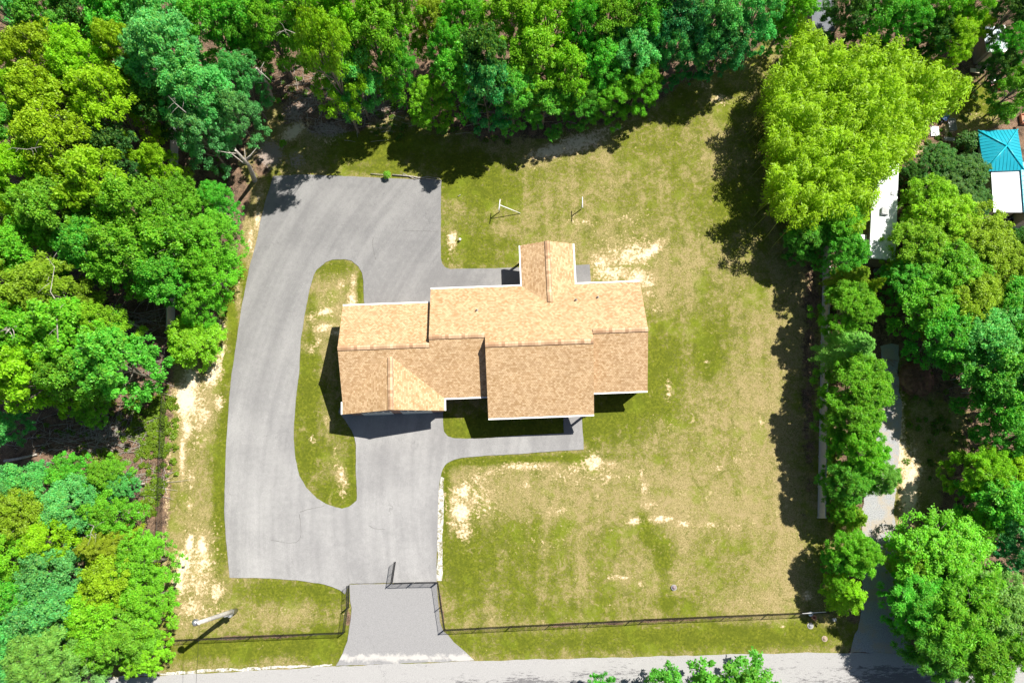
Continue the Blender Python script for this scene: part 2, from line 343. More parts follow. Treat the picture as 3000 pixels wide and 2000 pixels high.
# patches by photo coordinate: x, y, rx, ry, strength, rotation
BARE = [(565, 1200, 75, 150, .6), (575, 1660, 75, 170, .62), (1390, 1460, 110, 90, .56), (1700, 1390, 250, 40, .42), (970, 880, 60, 100, .36), (1830, 740, 140, 110, .42), (1850, 745, 95, 48, .75, -18), (1905, 738, 60, 22, .95, -35), (1790, 800, 75, 30, .8, 0), (1870, 810, 60, 30, .8, 0), (1760, 770, 40, 45, .75), (1700, 650, 70, 25, .5), (1830, 640, 90, 30, .4),
 (1900, 830, 25, 14, .9), (1905, 860, 25, 18, .6), (1325, 703, 16, 30, .95), (1322, 740, 12, 25, .5), (1620, 440, 90, 25, 1.0, -15), (1690, 420, 110, 34, .95, -15), (1760, 385, 90, 15, .7, -12), (1560, 490, 60, 12, .4), (2110, 290, 40, 20, .7), (2060, 250, 30, 20, .5),
 (545, 1170, 42, 65, 1.15), (560, 1110, 30, 40, 1.1), (620, 1100, 28, 45, 1.0, 20), (650, 1030, 12, 40, 1.0, 8), (635, 1080, 20, 50, .9), (640, 1180, 18, 30, .85), (600, 1215, 25, 30, .75), (545, 1250, 24, 60, .85), (533, 1340, 10, 90, .9), (560, 1400, 20, 60, .55), (555, 1480, 14, 30, .65),
 (555, 1590, 14, 40, 1.15, 10), (592, 1600, 16, 45, 1.1, -10), (535, 1650, 28, 50, 1.0), (525, 1700, 30, 50, .95), (600, 1650, 22, 30, .85, -30), (580, 1720, 20, 40, .7), (635, 1730, 28, 45, .8), (560, 1780, 50, 40, .7), (600, 1800, 60, 30, .55), (650, 1790, 40, 25, .5), (620, 1560, 30, 60, .35),
 (490, 1450, 10, 300, .55, 2), (520, 1830, 60, 20, .45), (480, 1650, 10, 150, .6),
 (955, 912, 30, 11, 1.1, -12), (1030, 880, 16, 40, .9), (1035, 825, 12, 30, .75), (950, 960, 40, 18, .8, -10), (990, 975, 25, 14, .9), (915, 930, 20, 25, .6), (1000, 830, 18, 20, .6), (930, 1000, 22, 30, .55), (970, 870, 40, 30, .4), (910, 1020, 25, 20, .6),
 (915, 1290, 15, 18, .55), (1000, 1390, 18, 45, .75, -15), (1005, 1440, 18, 25, .6), (985, 1320, 15, 40, .45), (955, 1230, 12, 25, .5), (1300, 1520, 8, 150, .3), (965, 1345, 20, 20, .3),
 (1355, 1440, 45, 30, .85, -30), (1350, 1500, 35, 40, 1.0), (1330, 1480, 40, 60, .6), (1400, 1400, 60, 25, .55), (1540, 1365, 90, 16, .75), (1440, 1380, 60, 18, .5), (1740, 1355, 35, 35, .9), (1790, 1360, 25, 18, .6), (1690, 1370, 60, 20, .55), (1780, 1400, 20, 14, .7), (1880, 1390, 14, 30, .6), (1890, 1430, 16, 30, .7), (1900, 1480, 40, 20, .6), (1540, 1420, 25, 18, .6), (1620, 1500, 40, 20, .5), (1650, 1490, 25, 20, .45), (2100, 1370, 30, 10, .6), (2160, 1350, 25, 12, .6),
 (1350, 1540, 55, 30, .6), (1360, 1560, 25, 30, .8), (1860, 1525, 25, 14, .9), (1940, 1520, 50, 16, .8), (2000, 1535, 40, 12, .7), (2080, 1535, 40, 12, .65), (2150, 1545, 50, 12, .5), (1810, 1690, 45, 12, .7), (1875, 1712, 20, 10, .6), (1790, 1775, 30, 10, .4), (1610, 1600, 80, 35, .35), (1500, 1440, 300, 80, .22), (1590, 1570, 180, 80, .22), (1920, 1600, 200, 80, .18), (1960, 1140, 10, 40, .75), (2230, 1220, 4, 50, .7, 8), (2070, 1060, 10, 8, .7),
 (1650, 1500, 50, 15, .4), (1950, 1250, 60, 40, .3), (2200, 1750, 80, 40, .35), (2120, 1000, 120, 200, .14),
 (860, 385, 55, 24, 1.1, -35), (815, 430, 30, 18, .6, -30), (960, 410, 40, 20, .5), (780, 305, 20, 25, .7), (865, 280, 40, 40, .35), (1120, 370, 60, 30, .45), (2760, 330, 40, 50, .5), (2780, 380, 18, 60, .9), (2700, 440, 40, 40, .6), (2850, 330, 60, 50, .3), (2665, 1440, 34, 150, 1.05, 4), (2640, 1330, 24, 80, .9), (2640, 1240, 14, 110, .8), (2690, 1380, 30, 60, .7), (2640, 1590, 25, 40, .8), (2610, 1060, 18, 60, .7),
 (2365, 1745, 16, 18, .9), (2290, 1832, 14, 7, .8), (1480, 1845, 250, 3, .1), (2150, 610, 150, 80, .12), (1930, 900, 25, 30, .5), (1370, 880, 10, 10, .1), (750, 760, 16, 70, .5), (755, 640, 14, 45, .85), (735, 700, 14, 50, .75), (765, 560, 20, 30, .6), (700, 860, 14, 60, .45), (640, 960, 20, 30, .9, 30)]
GREEN = [(2050, 300, 300, 200, .25), (1700, 560, 350, 200, .1), (1400, 740, 120, 80, .55), (1400, 600, 120, 60, .25), (980, 780, 60, 30, .7), (900, 1150, 40, 160, .9), (1000, 1300, 50, 60, .4), (900, 1350, 50, 60, .8), (980, 1450, 60, 40, .7), (1055, 840, 8, 60, 1.0), (1030, 1380, 12, 120, .8),
 (1900, 1100, 70, 120, .7), (2080, 980, 70, 150, .6), (2080, 1040, 30, 60, .7), (1950, 1010, 60, 100, .4), (1340, 1330, 30, 10, .8), (1500, 1347, 300, 10, 1.2, -2), (1300, 1400, 12, 200, .9), (1480, 1560, 200, 60, .35), (1350, 1640, 80, 80, .6), (1440, 1700, 200, 100, .35), (1930, 1610, 35, 70, 1.0, -25), (1890, 1550, 15, 40, .8), (1600, 1880, 900, 38, .75, -1.5), (1600, 1780, 300, 40, .3), (1970, 1770, 50, 30, .8), (2150, 1860, 250, 30, .9), (1350, 1280, 200, 30, .9), (1500, 1250, 300, 50, .9), (1750, 1250, 80, 60, .5), (1800, 1180, 120, 60, .7),
 (660, 1300, 22, 250, 1.1, 1), (690, 1000, 12, 200, 1.0, -8), (640, 1600, 22, 150, .4), (720, 850, 12, 100, .8, -12), (640, 1450, 20, 100, .5), (850, 1730, 150, 30, .8, 2), (960, 1760, 40, 60, .8), (780, 1890, 240, 30, .8, -2), (600, 1910, 160, 30, .2), (940, 1870, 60, 50, .8), (1150, 440, 130, 50, .9), (1120, 500, 80, 15, .6), (1060, 420, 80, 50, .7), (2300, 1500, 60, 400, -.3), (2200, 1200, 60, 300, -.2), (2000, 1480, 300, 60, -.25), (2130, 620, 90, 90, .4), (1680, 800, 25, 30, .7), (2850, 300, 80, 60, .5), (2650, 1150, 20, 150, .5), (2230, 450, 60, 200, .2), (870, 1800, 100, 40, -.3), (1960, 700, 120, 60, .15), (1350, 500, 60, 60, .6), (1400, 520, 120, 60, .8)]
YARD = [(510, 1010), (470, 1900), (330, 1935), (250, 2010), (250, 2200), (3400, 2200), (3400, 1890), (2800, 1960), (2480, 1950), (2470, 1500), (2400, 760), (2330, 200), (2250, 110), (2140, 200), (2000, 240), (1900, 330), (1700, 370), (1560, 400), (1400, 400), (1180, 330), (1060, 380), (930, 400), (850, 330), (790, 260), (700, 480), (735, 560), (690, 780), (610, 1000)]
LITTER = [(500, 1250, 14, 900, .62, 2), (1560, 380, 260, 60, .55, -6), (1350, 350, 200, 60, .7), (950, 330, 200, 70, .75), (1050, 280, 200, 60, .9), (2330, 200, 120, 100, .5), (2370, 1000, 45, 700, .6, 0), (760, 480, 40, 60, .7), (1850, 270, 200, 50, .4), (480, 1850, 60, 20, .5), (740, 1866, 270, 9, .75, -1.6), (1860, 1820, 560, 8, .75, -2.6), (1293, 1775, 9, 70, .8, -7), (1022, 1810, 8, 35, .8), (484, 1450, 14, 420, .7, 2)]
NOLIT = [(2850, 320, 90, 90, 1.2), (2640, 1300, 50, 300, .9), (430, 1350, 50, 120, .35), (2640, 1600, 40, 120, .9), (2500, 1860, 300, 40, 1), (2750, 1260, 110, 130, .9), (2700, 1420, 60, 120, .9)]
GRAVELLY = [(790, 450, 55, 60, .75), (860, 330, 60, 60, .6), (960, 380, 100, 40, .62), (870, 470, 50, 50, .55), (1270, 1520, 0.1, 0.1, 0), (760, 580, 20, 60, .5), (900, 300, 80, 60, .55), (1100, 320, 100, 50, .55), (2620, 1300, 30, 260, .5)]
build_ground()

def smooth_poly(pts, it=2, closed=True):
    for _ in range(it):
        q = []
        n = len(pts)
        for i in range(n if closed else n-1):
            a, b = pts[i], pts[(i+1) % n]
            q.append((a[0]*.75+b[0]*.25, a[1]*.75+b[1]*.25)); q.append((a[0]*.25+b[0]*.75, a[1]*.25+b[1]*.75))
        pts = q
    return pts
def wobble(pts, step, amp, seed):
    """resample a closed outline (metres) and roughen it as a broken asphalt or turf edge"""
    r = random.Random(seed); out = []
    n = len(pts); ph = [r.uniform(0, 6.28) for _ in range(4)]; dist = 0
    for i in range(n):
        a, b = Vector(pts[i]), Vector(pts[(i+1) % n]); L = (b-a).length; k = max(1, int(L/step)); nm = Vector((-(b-a).y, (b-a).x)).normalized() if L > 1e-6 else Vector((0, 0))
        for j in range(k):
            s = dist+L*j/k
            w = amp*(math.sin(s*1.1+ph[0])*.5+math.sin(s*3.1+ph[1])*.35+r.uniform(-.5, .5))
            p = a+(b-a)*(j/k)+nm*w; out.append((p.x, p.y))
        dist += L
    return out
def sheet(name, outer, holes, z, thick, mat, kind='structure', attrs=None):
    loops = [outer]+holes; vs = [[Vector((x, y, z)) for x, y in lp] for lp in loops]
    tris = tessellate_polygon(vs); flat = [p for lp in vs for p in lp]
    mb = MB()
    for t in tris:
        p = [flat[i] for i in t]
        if (p[1]-p[0]).cross(p[2]-p[0]).z < 0: p = p[::-1]
        mb.face(p)
    for lp in vs:
        for i in range(len(lp)):
            a, b = lp[i], lp[(i+1) % len(lp)]; dn = Vector((0, 0, -thick)); mb.face([a+dn, b+dn, b, a])
    o = mb.build(name, mat); tag(o, kind=kind); return o

px = lambda L: [U(x, y) for x, y in L]
curveR = smooth_poly([(1278, 1700), (1281, 1600), (1283, 1500), (1285, 1450), (1289, 1400), (1298, 1368), (1318, 1349), (1350, 1340), (1400, 1336)], 2, False)
DRIVE = [(880, 512), (924, 513), (1010, 516), (1100, 521), (1293, 528), (1292, 600), (1291, 700), (1292, 755), (1295, 772), (1304, 783), (1320, 788), (1400, 787), (1500, 784), (1727, 775), (1735, 870), (1300, 900), (1298, 1210), (1298, 1245), (1301, 1264), (1312, 1277), (1330, 1284), (1400, 1284), (1500, 1277), (1652, 1268), (1650, 1190), (1703, 1190), (1710, 1316), (1600, 1323), (1500, 1330), (1400, 1336)]
DRIVE += curveR[::-1]+[(1279, 1704), (1024, 1709), (1010, 1740), (996, 1728), (973, 1718), (941, 1709), (877, 1699), (800, 1694), (750, 1692), (673, 1691), (670, 1660), (662, 1580), (658, 1500), (658, 1446), (662, 1319), (670, 1191), (679, 1096), (693, 1000), (711, 883), (730, 787), (750, 715), (763, 647), (774, 605), (782, 575), (792, 545), (800, 516)]
ISL = [(973, 761), (1011, 760), (1030, 764), (1050, 781), (1061, 800), (1065, 822), (1067, 890), (1067, 1000), (1010, 1160), (992, 1207), (1011, 1230), (1030, 1261), (1038, 1281), (1043, 1303), (1043, 1383), (1046, 1446), (1045, 1465), (1021, 1484), (1002, 1489), (983, 1485), (954, 1475), (928, 1459), (897, 1427), (877, 1392), (865, 1344), (860, 1287), (862, 1239), (868, 1150), (876, 1096), (881, 1000), (890, 937), (898, 892), (909, 841), (919, 806), (928, 790), (954, 768)]
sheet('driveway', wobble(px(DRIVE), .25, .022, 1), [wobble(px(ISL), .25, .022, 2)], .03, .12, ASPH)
APR = [(1024, 1711), (1279, 1706), (1284, 1760), (1289, 1820), (1298, 1848), (1313, 1860), (1330, 1880), (1360, 1905), (1390, 1933), (1200, 1941), (984, 1949), (1005, 1911), (1018, 1876), (1027, 1819), (1030, 1780), (1026, 1760)]
sheet('driveway_apron', wobble(px(APR), .3, .02, 3), [], .026, .12, APRON)
def build_road():
    top = [(-900, 2078), (-200, 2022), (258, 1996), (446, 1979), (750, 1963), (973, 1951), (1388, 1935), (1500, 1932), (1883, 1923), (2250, 1913), (2441, 1911), (2700, 1913), (3100, 1917), (4300, 1930)]
    tw = wobble(px(top), .5, .05, 8)[:-1]
    tw = [p for p in tw if -70 < p[0] < 70]
    # wobble closes the outline: keep only the forward run
    k = max(range(len(tw)), key=lambda i: tw[i][0]); tw = tw[:k+1]
    xs = [p[0] for p in tw]; W = 6.4; rows = 22
    mb = MB(); worn = []
    P = [(-500, tw[0][1]-30)]+tw+[(500, tw[-1][1]-3)]
    v = []
    for i, (x, y) in enumerate(P):
        for j in range(rows+1): v.append((x, y-W*j/rows, .02+.05*math.sin(math.pi*j/rows)))
    f = [((i*(rows+1)+j), (i*(rows+1)+j+1), ((i+1)*(rows+1)+j+1), ((i+1)*(rows+1)+j)) for i in range(len(P)-1) for j in range(rows)]
    me = bpy.data.meshes.new('road'); me.from_pydata(v, [], f)
    w = []
    for (x, y, z), j in zip(v, [j for _ in P for j in range(rows+1)]):
        d = W*j/rows; w.append(math.exp(-((d-2.2)/.9)**2)*(.6+.4*math.sin(x*.21+1)) + .3*math.exp(-((d-1.2)/.2)**2)*(1 if x > 5 else 0))
    at = me.attributes.new('worn', 'FLOAT', 'POINT'); at.data.foreach_set('value', w)
    me.polygons.foreach_set('use_smooth', [True]*len(f)); me.materials.append(ROAD)
    link(tag(bpy.data.objects.new('road', me), kind='structure'))
build_road()
# pale stone verges beside drive and road
def m_stones():
    m, nt, b = newmat('pale_stone_chips'); oc = objcoord(nt)
    c = mix(nt, maprange(nt, noise(nt, oc, 9, 3, .9), .35, .6), (.30, .26, .2), (.72, .70, .66)); c = mix(nt, maprange(nt, noise(nt, oc, 2.4, 5, .85), .46, .6), c, (.16, .15, .06))
    nt.links.new(c, b.inputs['Base Color']); b.inputs['Roughness'].default_value = .9; bump(nt, b, noise(nt, oc, 14, 3), .6, .04); return m
STONES = m_stones()
def m_lane():
    m, nt, b = newmat('blue_grey_gravel'); oc = objcoord(nt)
    c = mix(nt, maprange(nt, noise(nt, oc, 12, 3, .9), .35, .62), (.20, .205, .215), (.40, .405, .41)); c = mix(nt, maprange(nt, noise(nt, oc, .7, 5, .7), .44, .62, 0, .8), c, (.38, .32, .24))
    nt.links.new(c, b.inputs['Base Color']); b.inputs['Roughness'].default_value = .95; bump(nt, b, noise(nt, oc, 16, 3), .5, .03); return m
sheet('gravel_strip', wobble(px([(1283, 1440), (1292, 1395), (1301, 1400), (1300, 1450), (1298, 1520), (1297, 1640), (1294, 1700), (1281, 1700), (1281, 1600)]), .3, .07, 11), [], .004, .06, STONES)
sheet('stone_verge', wobble(px([(260, 1986), (446, 1970), (600, 1960), (750, 1953), (973, 1944), (973, 1949), (750, 1961), (446, 1977), (258, 1994)]), .3, .08, 12), [], .008, .06, STONES)
LANE = [(2490, 1912), (2520, 1800), (2530, 1700), (2528, 1600), (2524, 1500), (2540, 1420), (2565, 1300), (2585, 1180), (2588, 1080), (2578, 1010), (2630, 1010), (2632, 1080), (2640, 1200), (2640, 1300), (2625, 1420), (2622, 1520), (2632, 1600), (2640, 1700), (2640, 1800), (2680, 1914)]
sheet('gravel_lane', wobble(px(LANE), .4, .14, 13), [], -.002, .06, m_lane())

def dust(m):
    nt = m.node_tree; b = nt.nodes['Principled BSDF']; src = b.inputs['Base Color'].links[0].from_socket; oc = objcoord(nt)
    sp = N(nt, 'ShaderNodeSeparateXYZ'); nt.links.new(oc, sp.inputs[0]); y0 = U(1250, 1925)[1]
    d = mathn(nt, 'ABSOLUTE', mathn(nt, 'SUBTRACT', sp.outputs[1], y0)); f = mathn(nt, 'SUBTRACT', mathn(nt, 'ADD', noise(nt, oc, 1.1, 5, .7), .12), mathn(nt, 'MULTIPLY', d, .55))
    nt.links.new(mix(nt, maprange(nt, f, .42, .62, 0, .75), src, (.50, .48, .45)), b.inputs['Base Color'])
dust(APRON)
def cracks():
    mb = MB(); r = random.Random(2)
    for line in ([(878, 1499), (905, 1490), (930, 1486), (950, 1482), (951, 1474)], [(877, 1505), (881, 1530), (883, 1555), (879, 1578), (868, 1588), (845, 1590), (815, 1585), (790, 1580)], [(1082, 1538), (1094, 1547), (1112, 1550), (1132, 1550)], [(1100, 760), (1092, 720), (1094, 690)], [(1180, 676), (1230, 677), (1288, 679)], [(1028, 1709), (1100, 1707), (1148, 1706)]):
        P = [Vector(U(*p)) for p in line]; Q = []
        for a, b in zip(P, P[1:]):
            n = max(2, int((b-a).length/.12))
            for i in range(n): Q.append(a.lerp(b, i/n)+Vector((r.gauss(0, .015), r.gauss(0, .015))))
        for a, b in zip(Q, Q[1:]):
            d = (b-a); nn = Vector((-d.y, d.x)).normalized()*r.uniform(.008, .016); mb.face([(a.x-nn.x, a.y-nn.y, .034), (b.x-nn.x, b.y-nn.y, .034), (b.x+nn.x, b.y+nn.y, .034), (a.x+nn.x, a.y+nn.y, .034)])
    tag(mb.build('driveway_cracks', simple('crack_tar', (.10, .095, .09), .9)), kind='structure')
cracks()

# ------------------------------------------------------------------ house
H_ROT = .0375
hr = dict(vN=7.718, vA=6.521, vB=-1.78, vC=-3.628, vD=-1.802, he=3.334, tp=.5247, uW=-14.32, uB=-6.74, uC=-2.118, uCD=6.74, uE=11.356, vE=-2.839, uEe=-5.769, tE=.42, vF=11.369, uFw=1.146, uFe=5.738, tF=.432)
def build_house():
    g = hr; root = empty('house', (0, 12, 0), H_ROT)
    tag(root, 'large single-storey brick house with tan shingle gable roofs and white gutters inside the looping driveway', 'house')
    he, tp = g['he'], g['tp']
    def mid(vn, vs): return (vn+vs)/2, he+tp*(vn-vs)/2
    rA, rB, rC, rD = mid(g['vA'], g['vB']), mid(g['vN'], g['vB']), mid(g['vN'], g['vC']), mid(g['vN'], g['vD'])
    um = (g['uW']+g['uEe'])/2; hE = he+g['tE']*(g['uEe']-g['uW'])/2; uf = (g['uFw']+g['uFe'])/2; hF = he+g['tF']*(g['uFe']-g['uFw'])/2
    k = math.sqrt(1+tp*tp)
    def plane(name, pts2, zf, uvf, label=None):
        """sloping slab with shingled top"""
        top = [Vector((u, v, zf(u, v))) for u, v in pts2]
        n = (top[1]-top[0]).cross(top[2]-top[0])
        if n.z < 0: top = top[::-1]
        mb = MB(); uv = [uvf(p.x, p.y) for p in top]; mb.face(top, uv)
        dn = Vector((0, 0, -.16)); m = len(top)
        bot = [p+dn for p in top]; mb.face(bot[::-1], uv[::-1])
        for i in range(m): mb.face([bot[i], bot[(i+1) % m], top[(i+1) % m], top[i]])
        o = mb.build('roof', SHING, root); o.name = 'roof'
        if label: o['label'] = label
        return o
    uvS = lambda u, v: (u, v*k); kE = math.sqrt(1+g['tE']**2); kF = math.sqrt(1+g['tF']**2)
    zN = lambda u, v: he+tp*(g['vN']-v)
    north = plane('roof', [(g['uB'], g['vN']), (g['uE'], g['vN']), (g['uE'], rD[0]), (g['uCD'], rD[0]), (g['uCD'], rC[0]), (g['uC'], rC[0]), (g['uC'], rB[0]), (g['uB'], rB[0])], zN, uvS, 'long sunlit tan back slope of the main roof')
    an = plane('roof', [(g['uW'], g['vA']), (g['uB'], g['vA']), (g['uB'], rA[0]), (g['uW'], rA[0])], lambda u, v: he+tp*(g['vA']-v), uvS, 'back slope of the lower garage wing roof')
    ss = plane('roof', [(g['uW'], g['vB']), (g['uC'], g['vB']), (g['uC'], rB[0]), (g['uB'], rB[0]), (g['uB'], rA[0]), (g['uW'], rA[0])], lambda u, v: he+tp*(v-g['vB']), uvS, 'front slope of the garage wing roof')
    cs = plane('roof', [(g['uC'], g['vC']), (g['uCD'], g['vC']), (g['uCD'], rC[0]), (g['uC'], rC[0])], lambda u, v: he+tp*(v-g['vC']), uvS, 'large darker tan front slope over the porch')
    ds = plane('roof', [(g['uCD'], g['vD']), (g['uE'], g['vD']), (g['uE'], rD[0]), (g['uCD'], rD[0])], lambda u, v: he+tp*(v-g['vD']), uvS, 'front slope at the right end of the roof')
    vi = g['vB']+(hE-he)/tp
    ew = plane('roof', [(g['uW'], g['vE']), (um, g['vE']), (um, vi+.02), (g['uW'], g['vB'])], lambda u, v: he+g['tE']*(u-g['uW'])+.015, lambda u, v: (v, u*kE), 'left slope of the front garage gable')
    ee = plane('roof', [(um, g['vE']), (g['uEe'], g['vE']), (g['uEe'], g['vB']), (um, vi+.02)], lambda u, v: he+g['tE']*(g['uEe']-u)+.015, lambda u, v: (v, u*kE), 'right slope of the front garage gable')
    vf = g['vN']-(hF-he)/tp
    fw = plane('roof', [(g['uFw'], g['vF']), (uf, g['vF']), (uf, vf-.02), (g['uFw'], g['vN'])], lambda u, v: he+g['tF']*(u-g['uFw'])+.015, lambda u, v: (v, u*kF), 'left slope of the back porch gable')
    fe = plane('roof', [(uf, g['vF']), (g['uFe'], g['vF']), (g['uFe'], g['vN']), (uf, vf-.02)], lambda u, v: he+g['tF']*(g['uFe']-u)+.015, lambda u, v: (v, u*kF), 'right slope of the back porch gable')
    # ridge vents: two raised shingled wings over a black baffle drawing their shade line
    def ridge(u0, v0, u1, v1, z, t, par):
        d = Vector((u1-u0, v1-v0, 0)); L = d.length; d.normalize(); n = Vector((-d.y, d.x, 0)); a, b = Vector((u0, v0, z)), Vector((u1, v1, z)); w = .19
        mb = MB(); up = Vector((0, 0, .11)); 
        for s in (1, -1):
            o = n*w*s-Vector((0, 0, w*t)); q = [a+up, b+up, b+o+up*.8, a+o+up*.8]; uv = [(0, 0), (L, 0), (L, w), (0, w)]
            if s == 1: q = q[::-1]; uv = uv[::-1]
            mb.face(q, uv); lo = [q_+Vector((0, 0, -.03)) for q_ in q]; mb.face(lo[::-1], uv)
            for i in range(4): mb.face([lo[i], lo[(i+1) % 4], q[(i+1) % 4], q[i]], [(0, 0)]*4)
        mb.build('ridge_vent', CAP, par)
        mb = MB(); w2 = w*1.16
        for s in (1, -1):
            o = n*w2*s-Vector((0, 0, w2*t)); m2 = up*.05; q = [a+m2, b+m2, b+o+m2, a+o+m2]; mb.face(q)
            mb.face([a+o-up*.3, b+o-up*.3, b+o+m2, a+o+m2])
        mb.build('vent_baffle_shade', BLACK, par)
    ridge(g['uW'], rA[0], g['uB'], rA[0], rA[1], tp, an); ridge(g['uB'], rB[0], g['uC']-.02, rB[0], rB[1], tp, north); ridge(g['uC'], rC[0], g['uCD'], rC[0], rC[1], tp, cs)
    ridge(g['uCD']+.02, rD[0], g['uE'], rD[0], rD[1], tp, ds); ridge(um, g['vE'], um, vi-.1, hE+.015, g['tE'], ew); ridge(uf, g['vF'], uf, vf+.15, hF+.015, g['tF'], fw)
    # gutters: open troughs hung 2 cm under the shingle edge
    def gutter(u0, v0, u1, v1, n, par):
        d = Vector((u1-u0, v1-v0, 0)); L = d.length; d.normalize(); nn = Vector(n).normalized(); mb = MB()
        prof = [(0.0, -.02), (0.0, -.14), (.10, -.14), (.13, -.01), (.115, -.005), (.09, -.125), (.012, -.125), (.012, -.02)]
        a = Vector((u0, v0, he)); b = Vector((u1, v1, he))
        A = [a+nn*(x+.003)+Vector((0, 0, z)) for x, z in prof]; B = [b+nn*(x+.003)+Vector((0, 0, z)) for x, z in prof]
        for i in range(len(prof)): j = (i+1) % len(prof); mb.face([A[i], A[j], B[j], B[i]])
        mb.face([a+nn*.012+Vector((0, 0, -.14)), a+nn*.012+Vector((0, 0, -.02)), a+nn*.12+Vector((0, 0, -.02)), a+nn*.1+Vector((0, 0, -.14))]); mb.face([b+nn*.012+Vector((0, 0, -.14)), b+nn*.012+Vector((0, 0, -.02)), b+nn*.12+Vector((0, 0, -.02)), b+nn*.1+Vector((0, 0, -.14))])
        # leaf guard strip over the trough
        mb.face([a+nn*.014+Vector((0, 0, -.022)), b+nn*.014+Vector((0, 0, -.022)), b+nn*.118+Vector((0, 0, -.018)), a+nn*.118+Vector((0, 0, -.018))])
        # downpipe at the far end
        e = b-d*.12+nn*.06
        mb.box((e.x, e.y, he-.14-.15), (.07, .05, .3))
        mb.build('gutter', WHITE, par)
    gutter(g['uB'], g['vN'], g['uFw'], g['vN'], (0, 1, 0), north); gutter(g['uFe'], g['vN'], g['uE'], g['vN'], (0, 1, 0), north)
    gutter(g['uW'], g['vA'], g['uB']-.12, g['vA'], (0, 1, 0), an); gutter(g['uEe']+.13, g['vB'], g['uC'], g['vB'], (0, -1, 0), ss)
    gutter(g['uC'], g['vC'], g['uCD'], g['vC'], (0, -1, 0), cs); gutter(g['uCD'], g['vD'], g['uE'], g['vD'], (0, -1, 0), ds)
    gutter(g['uW'], g['vE'], g['uW'], g['vB'], (-1, 0, 0), ew); gutter(g['uEe'], g['vE'], g['uEe'], g['vB'], (1, 0, 0), ee)
    gutter(g['uFw'], g['vF'], g['uFw'], g['vN']+.14, (-1, 0, 0), fw); gutter(g['uFe'], g['vF'], g['uFe'], g['vN']+.14, (1, 0, 0), fe)
    # rake boards
    def rake(pts, par):
        mb = MB()
        for a, b in zip(pts, pts[1:]):
            a, b = Vector(a), Vector(b); d = (b-a); h = Vector((d.x, d.y, 0)).normalized(); n = Vector((-h.y, h.x, 0))*.02; z0 = Vector((0, 0, -.26)); z1 = Vector((0, 0, -.05))
            q = [a+z0-n, b+z0-n, b+z0+n, a+z0+n, a+z1-n, b+z1-n, b+z1+n, a+z1+n]
            for f in ((3, 2, 1, 0), (4, 5, 6, 7), (0, 1, 5, 4), (1, 2, 6, 5), (2, 3, 7, 6), (3, 0, 4, 7)): mb.face([q[i] for i in f])
        mb.build('rake_board', RAKE, par)
    e = -.03
    rake([(g['uW']-e, g['vA'], he), (g['uW']-e, rA[0], rA[1]), (g['uW']-e, g['vB']+.02, he)], an); rake([(g['uE']+e, g['vN'], he), (g['uE']+e, rD[0], rD[1]), (g['uE']+e, g['vD'], he)], ds)
    rake([(g['uW'], g['vE']-e, he+.01), (um, g['vE']-e, hE+.01)], ew); rake([(um, g['vE']-e, hE+.01), (g['uEe'], g['vE']-e, he+.01)], ee)
    rake([(g['uFw'], g['vF']+e, he+.01), (uf, g['vF']+e, hF+.01)], fw); rake([(uf, g['vF']+e, hF+.01), (g['uFe'], g['vF']+e, he+.01)], fe)
    rake([(g['uC']-e, g['vC'], he), (g['uC']-e, rC[0]-.05, rC[1]-.03)], cs); rake([(g['uCD']+e, g['vC'], he), (g['uCD']+e, rC[0]-.05, rC[1]-.03)], cs)
    # walls: gabled prisms set back under the eaves
    def wall(u0, u1, vn, vs, vrid, zr, name='wall', lab=None):
        mb = MB(); zt = he-.2
        def zr_(v): return min(he+tp*abs(vn+.35-v), 99)
        prof = [(vs, 0.0), (vn, 0.0), (vn, zt), (vrid, zr-.2), (vs, he-.2+tp*(vs-(2*vrid-(vn+.35))) if vs > 2*vrid-vn else zt)]
        A = [Vector((u0, v, z)) for v, z in prof]; B = [Vector((u1, v, z)) for v, z in prof]; mb.face(A[::-1]); mb.face(B)
        for i in range(5): mb.face([A[i], A[(i+1) % 5], B[(i+1) % 5], B[i]])
        o = mb.build('wall', BRICK, root)
        if lab: o['label'] = lab
        return o
    ins = .35
    wA = wall(g['uW']+.28, g['uB']-.01, g['vA']-ins, g['vB']+ins, rA[0], rA[1], lab='brick wall of the garage wing')
    wB = wall(g['uB'], g['uC']-.01, g['vN']-ins, g['vB']+ins, rB[0], rB[1], lab='brick wall beside the garage wing')
    wC = wall(g['uC']+.18, g['uCD']-.15, g['vN']-ins, g['vC']+2.0, rC[0], rC[1], lab='brick wall behind the front porch')
    wD = wall(g['uCD']-.14, g['uE']-.28, g['vN']-ins-.01, g['vD']+ins, rD[0], rD[1], lab='brick wall at the right end')
    mb = MB(); a0, a1, v0, v1 = g['uW']+.3, g['uEe']-.3, g['vE']+.3, g['vB']+ins-.02
    prof = [(a0, 0), (a1, 0), (a1, he-.12), (um, hE-.2), (a0, he-.12)]; A = [Vector((u, v0, z)) for u, z in prof]; B = [Vector((u, v1, z)) for u, z in prof]; mb.face(A); mb.face(B[::-1])
    for i in range(5): mb.face([A[(i+1) % 5], A[i], B[i], B[(i+1) % 5]])
    wE = mb.build('wall', BRICK, root); wE['label'] = 'brick wall with the garage doors'
    # garage doors, windows and doors
    for uc in (um-1.7, um+1.7):
        mb = MB(); mb.box((uc, v0-.03, 1.12), (2.6, .05, 2.2))
        for i in range(1, 4): mb.box((uc, v0-.06, i*.55), (2.56, .012, .02))
        d = mb.build('garage_door', DOORM, root); mb = MB()
        for i in range(4): mb.box((uc-.96+i*.64, v0-.062, 1.93), (.46, .012, .3))
        mb.build('pane', GLASS, d)
